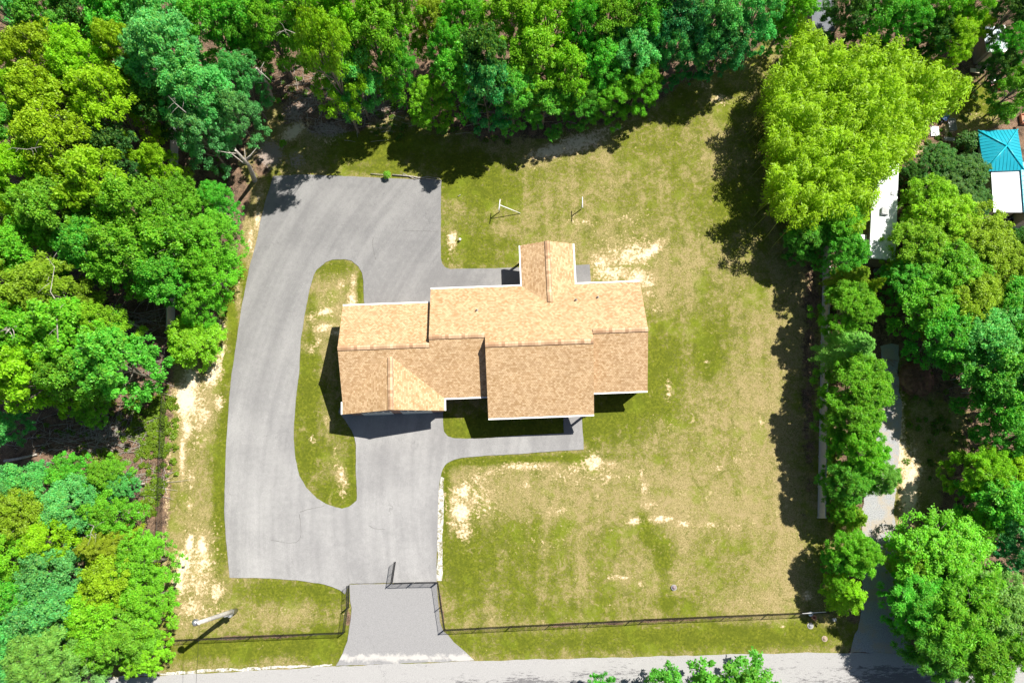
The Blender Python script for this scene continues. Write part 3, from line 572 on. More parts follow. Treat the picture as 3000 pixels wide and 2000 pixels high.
    def window(u, v, z, w, h, n):
        mb = MB(); along = abs(n[1]) > 0
        def bx(du, dz, ww, hh, t, off):
            c = (u+(du if along else 0)+n[0]*off, v+(0 if along else du)+n[1]*off, z+dz); mb.box(c, (ww, t, hh) if along else (t, ww, hh))
        bx(0, h/2+.04, w+.16, .08, .06, .03); bx(0, -h/2-.04, w+.2, .08, .08, .04); bx(-w/2-.04, 0, .08, h, .06, .03); bx(w/2+.04, 0, .08, h, .06, .03); bx(0, 0, w, .04, .04, .02)
        f = mb.build('window', WHITE, root); mb = MB(); bx(0, 0, w, h, .02, .011); mb.build('pane', GLASS, f)
    for u in (8.0, 9.9): window(u, g['vD']+ins, 1.6, .9, 1.4, (0, -1, 0))
    window(-4.0, g['vB']+ins, 1.6, 1.5, 1.4, (0, -1, 0))
    for u in (-.6, 4.8): window(u, g['vC']+2.0, 1.6, 1.4, 1.4, (0, -1, 0))
    for u in (-5.2, -2.5, 7.6, 9.8): window(u, g['vN']-ins, 1.6, .9, 1.3, (0, 1, 0))
    for v in (0.8, 4.6): window(g['uE']-.28, v, 1.6, 1.0, 1.3, (1, 0, 0)); window(g['uW']+.28, v, 1.6, .9, 1.2, (-1, 0, 0))
    mb = MB(); mb.box((2.2, g['vC']+1.96, 1.1), (1.0, .06, 2.1)); d = mb.build('door', REDP, root); mb = MB(); mb.box((2.58, g['vC']+1.9, 1.05), (.05, .07, .12)); mb.build('handle', GALV, d)
    mb = MB(); mb.box((3.4, g['vN']-.32, 1.1), (1.6, .06, 2.1)); mb.build('door', WHITE, root)['label'] = 'white patio door under the back porch gable'
    # porches
    mb = MB(); mb.box(((g['uC']+g['uCD'])/2, g['vC']+1.12, .07), (g['uCD']-g['uC']-.4, 1.7, .22)); mb.build('porch_slab', CONC, root)['label'] = 'front porch slab'
    mb = MB(); mb.box((uf, (g['vF']+g['vN'])/2, .07), (4.2, g['vF']-g['vN']-.3, .2)); mb.build('porch_slab', CONC, root)['label'] = 'back porch slab'
    for u, v in [(g['uC']+.45, g['vC']+.4), (1.0, g['vC']+.4), (3.6, g['vC']+.4), (g['uCD']-.4, g['vC']+.4), (g['uFw']+.3, g['vF']-.4), (g['uFe']-.3, g['vF']-.4)]:
        mb = MB(); mb.box((u, v, 1.65), (.16, .16, 3.0)); mb.box((u, v, .3), (.24, .24, .24)); mb.box((u, v, 3.08), (.24, .24, .12)); mb.build('porch_post', WHITE, root)
    for uu, vv, L, alongu in (((g['uC']+g['uCD'])/2, g['vC']+.4, g['uCD']-g['uC']-.6, True), (uf, g['vF']-.4, 4.2, True), (g['uFw']+.3, (g['vF']+g['vN'])/2, 3.0, False), (g['uFe']-.3, (g['vF']+g['vN'])/2, 3.0, False)):
        mb = MB(); mb.box((uu, vv, 3.02), (L, .12, .2) if alongu else (.12, L, .2)); mb.build('porch_beam', WHITE, root)
    # plumbing vents through the back slope
    ca, sa = math.cos(-H_ROT), math.sin(-H_ROT)
    for (x, y) in ((1397, 909), (1687, 879), (1751, 871)):
        z = 5.0
        for _ in range(4):
            wx, wy = U(x, y, z); wy -= 12; u, v = ca*wx-sa*wy, sa*wx+ca*wy; z = zN(u, v)
        mb = MB(); mb.lathe((u, v, z-.05), [(.0, .0), (.13, .0), (.11, .09), (.055, .15), (.05, .42), (.035, .42), (.035, .3), (0, .3)], 12); mb.build('vent_pipe', GREYP, north)
build_house()

# ------------------------------------------------------------------ fences and gates
def mesh_panel(mb, a, b, h, step=.10, r=.0032, z0=.05):
    """woven diamond wire between two ground points: flat-ish crossing strands"""
    a, b = Vector((a[0], a[1], 0)), Vector((b[0], b[1], 0)); d = b-a; L = d.length; d.normalize(); n = Vector((-d.y, d.x, 0))
    hh = h-z0-.03; s = -hh
    while s < L:
        for sg in (1, -1):
            x0, x1 = (s, s+hh); zz0, zz1 = z0, z0+hh
            lo, hi = max(0, x0), min(L, x1)
            if hi-lo > .02:
                f0, f1 = (lo-x0)/hh, (hi-x0)/hh
                if sg == 1: za, zb = zz0+f0*hh, zz0+f1*hh
                else: za, zb = zz1-f0*hh, zz1-f1*hh
                p = a+d*lo+Vector((0, 0, za))+n*sg*r; q = a+d*hi+Vector((0, 0, zb))+n*sg*r; t = Vector((d.x*-.7*sg, d.y*-.7*sg, .7))*r; m = n*r
                tri = [t, -t*.5+m, -t*.5-m]
                for i in range(3): mb.face([p+tri[i], p+tri[(i+1) % 3], q+tri[(i+1) % 3], q+tri[i]])
        s += step
def chain_fence(name, label, path, h=1.22, spacing=3.05, group=None):
    P = [Vector(U(x, y)) for x, y in path]
    o0 = P[0]; root = empty(name, (o0.x, o0.y, 0)); tag(root, label, 'fence', group); inv = lambda p: Vector((p.x-o0.x, p.y-o0.y, 0))
    wire = MB(); rail = MB(); posts = []
    for k, (a, b) in enumerate(zip(P, P[1:])):
        L = (b-a).length; n = max(1, round(L/spacing)); la, lb = inv(a), inv(b)
        mesh_panel(wire, (la.x, la.y), (lb.x, lb.y), h)
        rail.tube([la+Vector((0, 0, h-.02)), lb+Vector((0, 0, h-.02))], .021, 6)
        for i in range(n+(1 if k == len(P)-2 else 0)): posts.append((la+(lb-la)*(i/n), i == 0))
    bw = MB()
    for a, b in zip(P, P[1:]): bw.tube([inv(a)+Vector((0, 0, .08)), inv(b)+Vector((0, 0, .08))], .005, 4)
    bw.build('bottom_wire', BLACK, root); wire.build('wire_mesh', BLACK, root); rail.build('top_rail', BLACK, root)
    for p, big in posts:
        mb = MB(); r = .038 if big else .028; mb.lathe((p.x, p.y, 0), [(r, -.1), (r, h), (r*1.15, h), (r*1.1, h+.03), (0, h+.06)], 10); mb.build('post', BLACK, root)
    return root
chain_fence('chain_link_fence', 'black chain-link fence running down the left side of the yard beside the brush', [(500, 985), (492, 1110), (485, 1250), (478, 1450), (471, 1700), (464, 1874)])
chain_fence('chain_link_fence', 'black chain-link fence along the road left of the gates, under the utility pole', [(464, 1875), (740, 1861), (1010, 1850)])
chain_fence('chain_link_fence', 'short black chain-link fence at the left gate, running back from the road fence', [(1011, 1850), (1020, 1779)], spacing=2.0)
chain_fence('chain_link_fence', 'short black chain-link fence from the road corner up to the right gate hinge', [(1304, 1841), (1294, 1775), (1284, 1704)], spacing=2.0)
chain_fence('chain_link_fence', 'long black chain-link fence along the road right of the gates', [(1305, 1842), (1500, 1832), (1850, 1815), (1890, 1812), (2250, 1797), (2425, 1790)])
def gate(label, a, b, h=1.2):
    A, B = Vector(U(*a)), Vector(U(*b)); root = empty('chain_link_gate', (A.x, A.y, 0)); tag(root, label, 'gate', 'chain-link gate leaves')
    d = B-A; L = d.length; v = lambda s, z: Vector((d.x/L*s, d.y/L*s, z))
    f = MB(); f.tube([v(.06, .1), v(.06, h), v(L-.06, h), v(L-.06, .1), v(.06, .1)], .026, 6); f.build('frame', BLACK, root)
    f = MB(); f.tube([v(L/2, .1), v(L/2, h)], .02, 6); f.build('centre_bar', BLACK, root)
    f = MB(); mesh_panel(f, (v(.06, 0).x, v(.06, 0).y), (v(L-.06, 0).x, v(L-.06, 0).y), h, .085); f.build('wire_mesh', BLACK, root)
    f = MB(); f.tube([v(-.02, -.05), v(-.02, h+.08)], .04, 8); f.build('hinge_post', BLACK, root)
    
    for zz in (.3, h-.25): f = MB(); f.tube([v(.04, zz), v(-.05, zz)], .035, 6); f.build('hinge', BLACK, root)
gate('black gate leaf hinged on the right fence corner, closed across the drive', (1281, 1704), (1214, 1705))
gate('black gate leaf in the middle of the drive, closed in line with the right one', (1211, 1705), (1153, 1707))
gate('black gate leaf swung up into the drive from the free end of the closed leaves', (1150, 1706), (1160, 1642))
gate('black gate leaf folded back along the left edge of the drive', (1022, 1778), (1023, 1711))

def vinyl_fence(label, path, h=1.83, bay=2.44):
    P = [Vector(U(x, y)) for x, y in path]; o0 = P[0]; root = empty('vinyl_fence', (o0.x, o0.y, 0)); tag(root, label, 'fence')
    for a, b in zip(P, P[1:]):
        L = (b-a).length; n = max(1, round(L/bay)); ang = math.atan2((b-a).y, (b-a).x)
        for i in range(n+1):
            p = a+(b-a)*(i/n)-o0; mb = MB(); mb.box((p.x, p.y, h/2+.02), (.127, .127, h+.1), ang); mb.lathe((p.x, p.y, h+.07), [(.1, 0), (.1, .02), (0, .09)], 4); mb.build('post', VINYL, root)
            if i < n:
                q = a+(b-a)*((i+.5)/n)-o0; w = L/n-.13; mb = MB(); mb.box((q.x, q.y, h-.07), (w, .09, .13), ang); mb.box((q.x, q.y, .12), (w, .09, .13), ang)
                nb = 13
                for j in range(nb):
                    s = (j+.5)/nb-.5; mb.box((q.x+math.cos(ang)*s*w, q.y+math.sin(ang)*s*w, h/2), (w/nb-.006, .035, h-.3), ang)
                mb.build('panel', VINYL, root)
vinyl_fence('pale grey solid privacy fence along the right side of the lawn', [(2413, 640), (2412, 740), (2406, 1000), (2401, 1250), (2396, 1515)])
vinyl_fence('weathered tan privacy fence standing under the trees left of the driveway', [(523, 330), (520, 560), (514, 800), (511, 978)])

# ------------------------------------------------------------------ yard things
def tee_post(label, x, y, bdx, bdy):
    b = Vector(U(x, y)); root = empty('clothesline_post', (b.x, b.y, 0)); tag(root, label, 'clothes post', 'T-shaped clothesline posts on the back lawn')
    h = 1.76; mb = MB(); mb.tube([(0, 0, -.1), (0, 0, h)], .045, 10); mb.build('post', WHITE, root)
    mb = MB(); mb.tube([(-bdx, -bdy, h), (bdx, bdy, h)], .042, 8); mb.build('crossbar', WHITE, root)
    mb = MB()
    for s in (-.9, -.3, .3, .9): mb.tube([(s*bdx, s*bdy, h+.03), (s*bdx, s*bdy, h+.09)], .012, 5)
    mb.build('hook', GALV, root)
tee_post('white T-shaped clothesline post standing alone, right of the fallen pole one', 1702, 613, .0, .52)
# the left one stands the same but a loose pole leans on it
tee_post('white T-shaped clothesline post with a pole leaning on it, nearer the driveway', 1464, 620, .06, .52)
a = Vector(U(1524, 625)); t = Vector(U(1465, 601, 1.72)); mb = MB(); mb.tube([(0, 0, .03), (t.x-a.x, t.y-a.y, 1.72)], .038, 8)
tag(mb.build('leaning_pole', WHITE, loc=(a.x, a.y, 0)), 'white metal pole leaning on the left clothesline post', 'pole')

def utility_pole():
    b = Vector((-23.15, -7.44)); h = 8.7; root = empty('utility_pole', (b.x, b.y, 0)); tag(root, 'tall pale wooden utility pole standing on the dry grass inside the left road fence', 'utility pole')
    mb = MB(); mb.tube([(0, 0, -.3), (0, 0, 3), (0, 0, 6), (0, 0, h)], [.2, .185, .165, .145], 16); mb.build('shaft', POLEW, root)
    mb = MB(); mb.tube([(.05, -.21, 0), (.05, -.2, 3.0)], .045, 8); mb.build('conduit', GREYP, root)
    mb = MB(); mb.box((.02, -.3, 1.5), (.3, .18, .42), 0, .03); m = mb.build('meter_box', GREYP, root); mb = MB(); mb.lathe((.02, -.38, 1.55), [(.0, 0), (.1, 0), (.1, .06), (0, .1)], 14); mb.build('meter_dial', GLASS, m)
    mb = MB(); mb.lathe((0, 0, 1.15), [(.215, 0), (.215, .06)], 16); mb.build('band', GALV, root)
    mb = MB(); mb.tube([(-.1, .02, h-.5), (-.35, -.02, h-.38)], .03, 6); br = mb.build('lamp_arm', GALV, root)
    mb = MB(); mb.lathe((-.42, -.05, h-.45), [(.0, .2), (.14, .19), (.2, .1), (.26, .0), (.26, -.16), (.2, -.2), (0, -.22)][::-1], 20); mb.build('lamp_head', GALV, root)
    mb = MB(); mb.lathe((.0, -.14, h-.2), [(.0, 0), (.05, 0), (.06, .05), (.03, .1), (.05, .14), (0, .18)], 10); mb.build('insulator', WHITE, root)
    # service wire sagging away to the south
    e = Vector(U(592, 2100, 6.0)); pts = []
    for i in range(17):
        f = i/16; pts.append(((e.x-b.x)*f*2.2, -.2+(e.y-b.y)*f*2.2, h-.15-(8*.25)*f*(1-f)-f*.4))
    mb = MB(); mb.tube(pts, .012, 5); mb.build('wire', BLACK, root)
    mb = MB(); mb.tube([(-.03, -.15, h-.1), (-.45, -.3, h-.2), (-.6, -.1, h-.3), (-.4, .2, h-.2), (-.1, .1, h-.1)], .012, 5); mb.build('wire', BLACK, root)
utility_pole()

def lid(name, label, x, y, r, rim, top, hgt=.06):
    c = Vector(U(x, y)); root = empty(name, (c.x, c.y, 0)); tag(root, label, 'access lid')
    mb = MB(); mb.lathe((0, 0, -.05), [(r*1.0, 0), (r, .05+hgt), (r*.82, .06+hgt), (r*.8, .03+hgt)], 24); mb.build('rim', rim, root)
    mb = MB(); mb.lathe((0, 0, 0), [(r*.79, hgt-.03), (r*.79, hgt), (r*.3, hgt+.01), (r*.28, hgt+.04), (0, hgt+.045)], 24); mb.build('cover', top, root)
lid('septic_lid', 'round grey lid with pale knob in the middle of the right front lawn', 1974, 1720, .24, GREYP, simple('purple_grey_lid', (.28, .22, .22), .7), .1)
lid('valve_cover', 'round pale-rimmed cover sunk in the verge below the clay pipe', 2374, 1832, .26, CONC, GREYP, .03)
lid('valve_cover', 'faint round pink-brown cover in the verge beside the gravel lane mouth', 2416, 1870, .24, simple('dusty_ring', (.42, .33, .26), .9), simple('dusty_cover', (.36, .28, .2), .9), .01)
mb = MB(); c = U(1348, 704); mb.lathe((0, 0, 0), [(.09, -.05), (.09, .28), (.115, .28), (.115, .34), (.02, .37), (0, .37)], 14)
tag(mb.build('cleanout_pipe', WHITE, loc=(c[0], c[1], 0)), 'short white capped pipe in the grass beside the bare patch near the driveway', 'pipe')
def pots():
    c = U(2379, 1806); r = empty('clay_flue_pipe', (c[0], c[1], 0)); tag(r, 'open terracotta clay pipe standing outside the road fence', 'clay pipe')
    mb = MB(); mb.lathe((0, 0, 0), [(.13, 0), (.145, .3), (.15, .5), (.19, .52), (.19, .62), (.12, .62), (.1, .1), (0, .1)], 20); mb.build('body', TERRA, r)
    c = U(2372, 1800); r = empty('bucket', (c[0]-.08, c[1]+.12, 0)); tag(r, 'dark bucket with white rim beside the clay pipe at the fence', 'bucket')
    mb = MB(); mb.lathe((0, 0, 0), [(.14, 0), (.18, .5), (.165, .5), (.13, .05), (0, .05)], 18); mb.build('body', DARKP, r)
    mb = MB(); mb.lathe((0, 0, .5), [(.165, 0), (.205, 0), (.205, .035), (.165, .035)], 18); mb.build('rim', WHITE, r)
    c = U(2441, 1813); r = empty('water_meter_box', (c[0], c[1], 0)); tag(r, 'small grey metal box in tree shade past the fence end', 'utility box')
    mb = MB(); mb.box((0, 0, .16), (.24, .2, .36), .2, .02); mb.build('body', GREYP, r); mb = MB(); mb.box((0, 0, .36), (.28, .24, .04), .2, .01); mb.build('lid', GALV, r)
    mb = MB(); a = Vector(U(2350, 1796, 1.25)); b = Vector(U(2420, 1791, 1.25)); mb.tube([(0, 0, 0), (b.x-a.x, b.y-a.y, 0)], .03, 8)
    tag(mb.build('loose_rail', WHITE, loc=(a.x, a.y, 1.28)), 'white pipe lying along the top of the road fence near its right end', 'pipe')
pots()

# ------------------------------------------------------------------ neighbours' buildings
def hip_house():
    z = 2.9
    nw, apex = Vector(U(2867, 381, z)), Vector(U(2951, 443, z+.9)); sw = Vector(U(2876, 500, z))
    w = (apex.x-nw.x)*2; d = (nw.y-sw.y); root = empty('neighbour_house', (nw.x+w/2, (nw.y+sw.y)/2, 0), .035)
    tag(root, 'neighbour building with teal standing-seam hip roof at the right edge', 'house')
    zt = z+.95
    cs = [Vector((-w/2, -d/2, z)), Vector((w/2, -d/2, z)), Vector((w/2, d/2, z)), Vector((-w/2, d/2, z))]; ap = Vector((0, 0, zt)); mb = MB()
    for i in range(4): mb.face([cs[i], cs[(i+1) % 4], ap])
    for i in range(4): mb.face([cs[i]-Vector((0, 0, .12)), cs[(i+1) % 4]-Vector((0, 0, .12)), cs[(i+1) % 4], cs[i]])
    mb.face([c-Vector((0, 0, .12)) for c in cs[::-1]])
    rf = mb.build('roof', TEAL, root); seams = MB()
    for i in range(4):
        a, b = cs[i], cs[(i+1) % 4]; n = int((b-a).length/.3); inw = (Vector((0, 0, z))-(a+b)/2); dist = inw.length
        for j in range(1, n):
            f = j/n; p = a+(b-a)*f; g = 1-abs(2*f-1); q = p+(Vector((0, 0, zt))-(a+b)/2)*g; up = Vector((0, 0, .02))
            seams.tube([p+up, q+up], .012, 4)
    seams.build('standing_seam', TEALD, rf); cap = MB()
    for c in cs: cap.tube([c+Vector((0, 0, .03)), ap+Vector((0, 0, .03))], .07, 6)
    cap.build('hip_cap', TEALD, rf)
    mb = MB(); mb.box((0, 0, z/2-.06), (w-.5, d-.5, z-.12)); mb.build('wall', SIDING, root)
    mb = MB(); mb.box((-w/2+.22, .2, 1.5), (.05, .9, 1.1)); mb.build('window', GLASS, root)
    # white low roof wing and its teal neighbour
    z2 = 2.7; A = [Vector((*U(*p, z2), z2)) for p in ((2904, 502), (2986, 486), (2999, 622), (2911, 622))]
    r2 = empty('neighbour_annex', ((A[0].x+A[2].x)/2, (A[0].y+A[2].y)/2, 0)); o = r2.location
    tag(r2, 'neighbour annex with blank white flat roof below the teal hip roof', 'building')
    L = [p-Vector((o.x, o.y, 0)) for p in A]; mb = MB(); mb.face(L[::-1]); dn = Vector((0, 0, -.12))
    mb.face([p+dn for p in L])
    for i in range(4): mb.face([L[i], L[(i+1) % 4], L[(i+1) % 4]+dn, L[i]+dn])
    mb.build('roof', TRAILW, r2); c = sum(L, Vector())/4
    mb = MB(); q = [Vector((c.x+(p.x-c.x)*.84, c.y+(p.y-c.y)*.84, 0)) for p in L]
    for i in range(4): mb.face([q[i], q[(i+1) % 4], q[(i+1) % 4]+Vector((0, 0, z2-.13)), q[i]+Vector((0, 0, z2-.13))])
    mb.build('wall', SIDING, r2)
    mb = MB(); s = (q[2]+q[3])/2; mb.box((s.x, s.y-.04, 1.6), (1.3, .05, .9)); mb.build('window', GLASS, r2)
    z3 = 2.9; B = [Vector((*U(*p, z3), z3)) for p in ((2990, 476), (3090, 470), (3110, 650), (3004, 652))]
    r3 = empty('neighbour_wing', (B[0].x+1, B[0].y-3, 0)); o3 = Vector((B[0].x+1, B[0].y-3, 0)); tag(r3, 'teal ribbed metal roof wing cut by the right edge of the photo', 'building')
    L = [p-o3 for p in B]; L[1].z += .4; L[2].z += .4; mb = MB(); mb.face(L[::-1]); mb.face([p+dn for p in L])
    for i in range(4): mb.face([L[i], L[(i+1) % 4], L[(i+1) % 4]+dn, L[i]+dn])
    rr = mb.build('roof', TEAL, r3); sm = MB()
    for j in range(14): f = j/13; sm.tube([L[0].lerp(L[3], f)+Vector((0, 0, .02)), L[1].lerp(L[2], f)+Vector((0, 0, .02))], .012, 4)
    sm.build('standing_seam', TEALD, rr); mb = MB(); c = sum(L, Vector())/4; q = [Vector((c.x+(p.x-c.x)*.85, c.y+(p.y-c.y)*.85, 0)) for p in L]
    for i in range(4): mb.face([q[i], q[(i+1) % 4], q[(i+1) % 4]+Vector((0, 0, z3-.12)), q[i]+Vector((0, 0, z3-.12))])
    mb.build('wall', SIDING, r3)
    for x, y, lb in ((2930, 652, 'left grey air conditioning unit behind the annex'), (2952, 656, 'right grey air conditioning unit behind the annex, deeper in shade')):
        c = U(x, y); r = empty('air_conditioner', (c[0], c[1], 0)); tag(r, lb, 'air conditioner', 'outdoor units behind the annex'); mb = MB(); mb.box((0, 0, .38), (.7, .7, .72), .3, .04); mb.build('case', GREYP, r)
        mb = MB(); [mb.lathe((0, 0, .745), [(q_, 0), (q_+.015, 0), (q_+.015, .012), (q_, .012)], 18) for q_ in (.08, .16, .24)]; mb.build('fan_grille', DARKP, r)
hip_house()
def trailer():
    z = 3.0; A = [Vector((*U(*p, z), z)) for p in ((2558, 470), (2636, 480), (2623, 763), (2546, 755))]; c = sum(A, Vector())/4; ang = math.atan2((A[0]-A[3]).y, (A[0]-A[3]).x)-math.pi/2
    L = (A[0]-A[3]).length; W = (A[1]-A[0]).length*.97; root = empty('camper_trailer', (c.x, c.y, 0), ang); tag(root, 'long narrow white-roofed trailer parked between the bamboo and the olive-green trees', 'trailer')
    mb = MB(); mb.box((0, 0, z-.08), (W, L, .16), 0, .06); mb.build('roof', TRAILW, root)
    mb = MB(); mb.box((0, 0, 1.6), (W-.16, L-.16, 2.5), 0, .05); mb.build('body', SHADEW, root)
    mb = MB(); x, y = U(2594, 617, z+.3); d = Vector((x-c.x, y-c.y)); d.rotate(Matrix.Rotation(-ang, 2)); mb.box((d.x, d.y, z+.17), (.62, .72, .34), 0, .06); ac = mb.build('air_conditioner', GREYP, root)
    mb = MB(); [mb.box((d.x-.2+.1*i, d.y, z+.345), (.02, .55, .015)) for i in range(5)]; mb.build('grille', DARKP, ac)
    mb = MB(); x, y = U(2617, 566, z+.1); d = Vector((x-c.x, y-c.y)); d.rotate(Matrix.Rotation(-ang, 2)); mb.box((d.x, d.y, z+.06), (.36, .36, .12), 0, .03); mb.build('roof_vent', GREYP, root)
    mb = MB(); mb.box((-W/2-.35, -L/2+1.2, 2.35), (.6, 2.2, .05)); mb.build('awning', WHITE, root)
    for s in (-1, 1):
        for yy in (-.5, .5):
            mb = MB(); P = [Vector((s*(W/2-.12), yy, .35))+Vector((s*q_, 0, 0)) for q_ in (-.1, .1)]; mb.tube(P, .34, 18); w = mb.build('wheel', DARKP, root); mb = MB(); mb.tube([P[1 if s > 0 else 1]+Vector((s*.005, 0, 0)), P[1]+Vector((s*.02, 0, 0))], .17, 14); mb.build('rim', GALV, w)
    mb = MB(); mb.tube([(-.6, -L/2, .5), (0, -L/2-1.1, .5), (.6, -L/2, .5)], .05, 6); mb.build('hitch', DARKP, root)
    mb = MB(); [mb.box((W/2-.07, yy, 1.9), (.03, .8, .6)) for yy in (-2.2, 0, 2.2)]; mb.build('window', GLASS, root)
    c2 = U(2566, 797, .5); r = empty('satellite_dish', (c2[0], c2[1], 0)); tag(r, 'round dish rim just visible in shade below the trailer end', 'satellite dish'); mb = MB(); mb.lathe((0, 0, .6), [(.0, 0), (.2, .03), (.33, .12), (.31, .12), (.19, .05), (0, .03)], 20); mb.build('dish', GALV, r); mb = MB(); mb.tube([(0, 0, -.1), (0, 0, .6)], .03, 6); mb.build('mast', GALV, r)
trailer()
def shed_top_right():
    z = 2.6; A = [Vector((*U(*p, z), z)) for p in ((2884, 78), (2948, 76), (2955, 152), (2882, 150))]; c = sum(A, Vector())/4; W = (A[1]-A[0]).length; L = (A[0]-A[3]).length
    root = empty('shed', (c.x, c.y, 0), .03); tag(root, 'small shed with pale corrugated roof and white edge trim in the top right corner', 'shed')
    mb = MB(); mb.box((0, 0, z-.05), (W, L, .06)); n = 9
    for i in range(n): mb.box((-W/2+.15+(W-.3)*i/(n-1), 0, z-.005), (.05, L-.06, .03))
    rf = mb.build('roof', simple('pale_tin', (.42, .5, .56), .5, .12, 2), root)
    mb = MB(); mb.box((W/2-.06, 0, z+.03), (.14, L+.1, .08)); mb.box((0, -L/2+.02, z+.03), (W-.16, .28, .08)); mb.box((-W*.12, -.1, z+.03), (.1, L-.3, .07)); mb.build('edge_trim', WHITE, rf)
    mb = MB(); mb.box((W*.22, .1, z+.05), (.06, L*.5, .05)); mb.build('downpipe', WHITE, rf)
    mb = MB(); mb.box((0, 0, z/2-.05), (W-.3, L-.3, z-.1)); mb.build('wall', SHADEW, root)
    mb = MB(); mb.box((0, -L/2+.13, 1.05), (.9, .05, 2.0)); mb.build('door', WOODB, root)
    z = 2.4; a, b = Vector(U(2372, -30, z)), Vector(U(2446, 92, z)); c = (a+b)/2; root = empty('outbuilding', (c.x, c.y, 0)); tag(root, 'slate grey flat-roofed outbuilding half hidden by trees above the bamboo', 'outbuilding')
    W, L = b.x-a.x, a.y-b.y; mb = MB(); mb.box((0, 0, z-.06), (W, L, .12)); mb.build('roof', SLATE, root); mb = MB(); mb.box((W/2+.02, 0, z-.05), (.05, L+.02, .16)); mb.build('edge_trim', WHITE, root)
    mb = MB(); mb.box((0, 0, z/2-.06), (W-.3, L-.3, z-.13)); mb.build('wall', SHADEW, root); mb = MB(); mb.box((0, -L/2+.13, 1.0), (.9, .05, 1.95)); mb.build('door', WOODB, root)
shed_top_right()
def junk():
    def at(n, l, cat, x, y, rz=0, z=0, group=None):
        c = U(x, y, z); return tag(empty(n, (c[0], c[1], z), rz), l, cat, group)
    r = at('board_panel', 'cream sheet of plywood lying at the bamboo edge, tilted on a block', 'board', 2849, 214, -.15)
    mb = MB(); mb.box((0, 0, .42), (.85, .42, .04), 0); mb.build('sheet', WOODB, r); mb = MB(); mb.box((0, 0, .2), (.5, .3, .4)); mb.build('block', DARKP, r)
    r = at('patio_mat', 'flat grey-brown slab patio below the corrugated shed', 'patio', 2880, 195, .6); mb = MB(); mb.box((0, 0, .02), (1.3, .9, .06), 0, .02); mb.build('slab', simple('dull_brown_slab', (.26, .22, .18), .9), r)
    r = at('black_pot', 'round black pot standing on the slab patio', 'pot', 2880, 188); mb = MB(); mb.lathe((0, 0, .06), [(.1, 0), (.15, .22), (.13, .22), (.1, .05), (0, .05)], 16); mb.build('body', DARKP, r)
    r = at('lawn_mower', 'red and white ride-on mower parked by the dark shrubs', 'mower', 2914, 252, .5)
    mb = MB(); mb.box((0, -.25, .5), (.55, .7, .32), 0, .08); mb.build('bonnet', REDP, r); mb = MB(); mb.box((0, .35, .55), (.5, .4, .12), 0, .04); mb.box((0, .53, .78), (.5, .08, .4), 0, .03); mb.build('seat', WHITE, r)
    mb = MB(); mb.box((0, .05, .22), (1.0, .7, .14), 0, .05); mb.build('deck', REDP, r); mb = MB(); mb.lathe((0, .02, .92), [(.13, 0), (.16, 0), (.16, .03), (.13, .03)], 16); mb.tube([(0, .02, .93), (0, -.1, .65)], .02, 6); mb.build('steering_wheel', DARKP, r)
    for sx, sy, rr in ((-.38, .38, .24), (.38, .38, .24), (-.34, -.5, .17), (.34, -.5, .17)):
        mb = MB(); mb.tube([(sx-.07, sy, rr), (sx+.07, sy, rr)], rr, 14); w = mb.build('wheel', DARKP, r); mb = MB(); e = .075 if sx > 0 else -.075; mb.tube([(sx+e, sy, rr), (sx+e*1.15, sy, rr)], rr*.5, 10); mb.build('rim', WHITE, w)
    r = at('storage_crate', 'white open crate beside the red mower', 'crate', 2906, 241, .3); mb = MB(); [mb.box(p, d) for p, d in (((0, 0, .3), (.4, .5, .04)), ((-.2, 0, .45), (.03, .5, .3)), ((.2, 0, .45), (.03, .5, .3)), ((0, .25, .45), (.4, .03, .3)), ((0, -.25, .45), (.4, .03, .3)), ((0, 0, .15), (.36, .45, .3)))]; mb.build('body', WHITE, r)
    r = at('raised_bed', 'low grey raised planter bed on the straw-covered ground', 'planter', 2786, 368, .08)
    mb = MB(); [mb.box(p, d) for p, d in (((-.32, 0, .15), (.05, 1.1, .3)), ((.32, 0, .15), (.05, 1.1, .3)), ((0, .55, .15), (.66, .05, .3)), ((0, -.55, .15), (.66, .05, .3)))]; mb.build('frame', GREYP, r); mb = MB(); mb.box((0, 0, .12), (.6, 1.06, .22)); mb.build('soil', simple('grey_soil', (.2, .2, .2), .9), r)
    r = at('wheelbarrow', 'blue and silver wheelbarrow tipped beside the raised bed', 'wheelbarrow', 2762, 348, -.6)
    mb = MB(); mb.face([(-.3, -.4, .55), (.3, -.4, .55), (.22, -.2, .3), (-.22, -.2, .3)]); mb.face([(-.3, .4, .55), (-.22, .25, .3), (.22, .25, .3), (.3, .4, .55)]); mb.face([(-.22, -.2, .3), (.22, -.2, .3), (.22, .25, .3), (-.22, .25, .3)]); mb.face([(-.3, -.4, .55), (-.22, -.2, .3), (-.22, .25, .3), (-.3, .4, .55)]); mb.face([(.3, -.4, .55), (.3, .4, .55), (.22, .25, .3), (.22, -.2, .3)]); mb.build('tray', BLUEP, r)
    mb = MB(); [mb.tube([(s*.2, -.5, .2), (s*.24, .3, .32), (s*.26, .8, .5)], .02, 6) for s in (-1, 1)]; mb.build('handles', GALV, r); mb = MB(); mb.tube([(-.05, -.55, .19), (.05, -.55, .19)], .19, 14); mb.build('wheel', DARKP, r)
    r = at('bucket', 'small pinkish red bucket beside the blue wheelbarrow', 'bucket', 2770, 355); mb = MB(); mb.lathe((0, 0, 0), [(.12, 0), (.16, .3), (.145, .3), (.11, .03), (0, .03)], 16); mb.build('body', simple('pink_plastic', (.6, .15, .17), .5), r)
    r = at('white_tarp', 'crumpled pale tarp at the bamboo edge left of the raised bed', 'tarp', 2738, 386); mb = MB(); rr = random.Random(3)
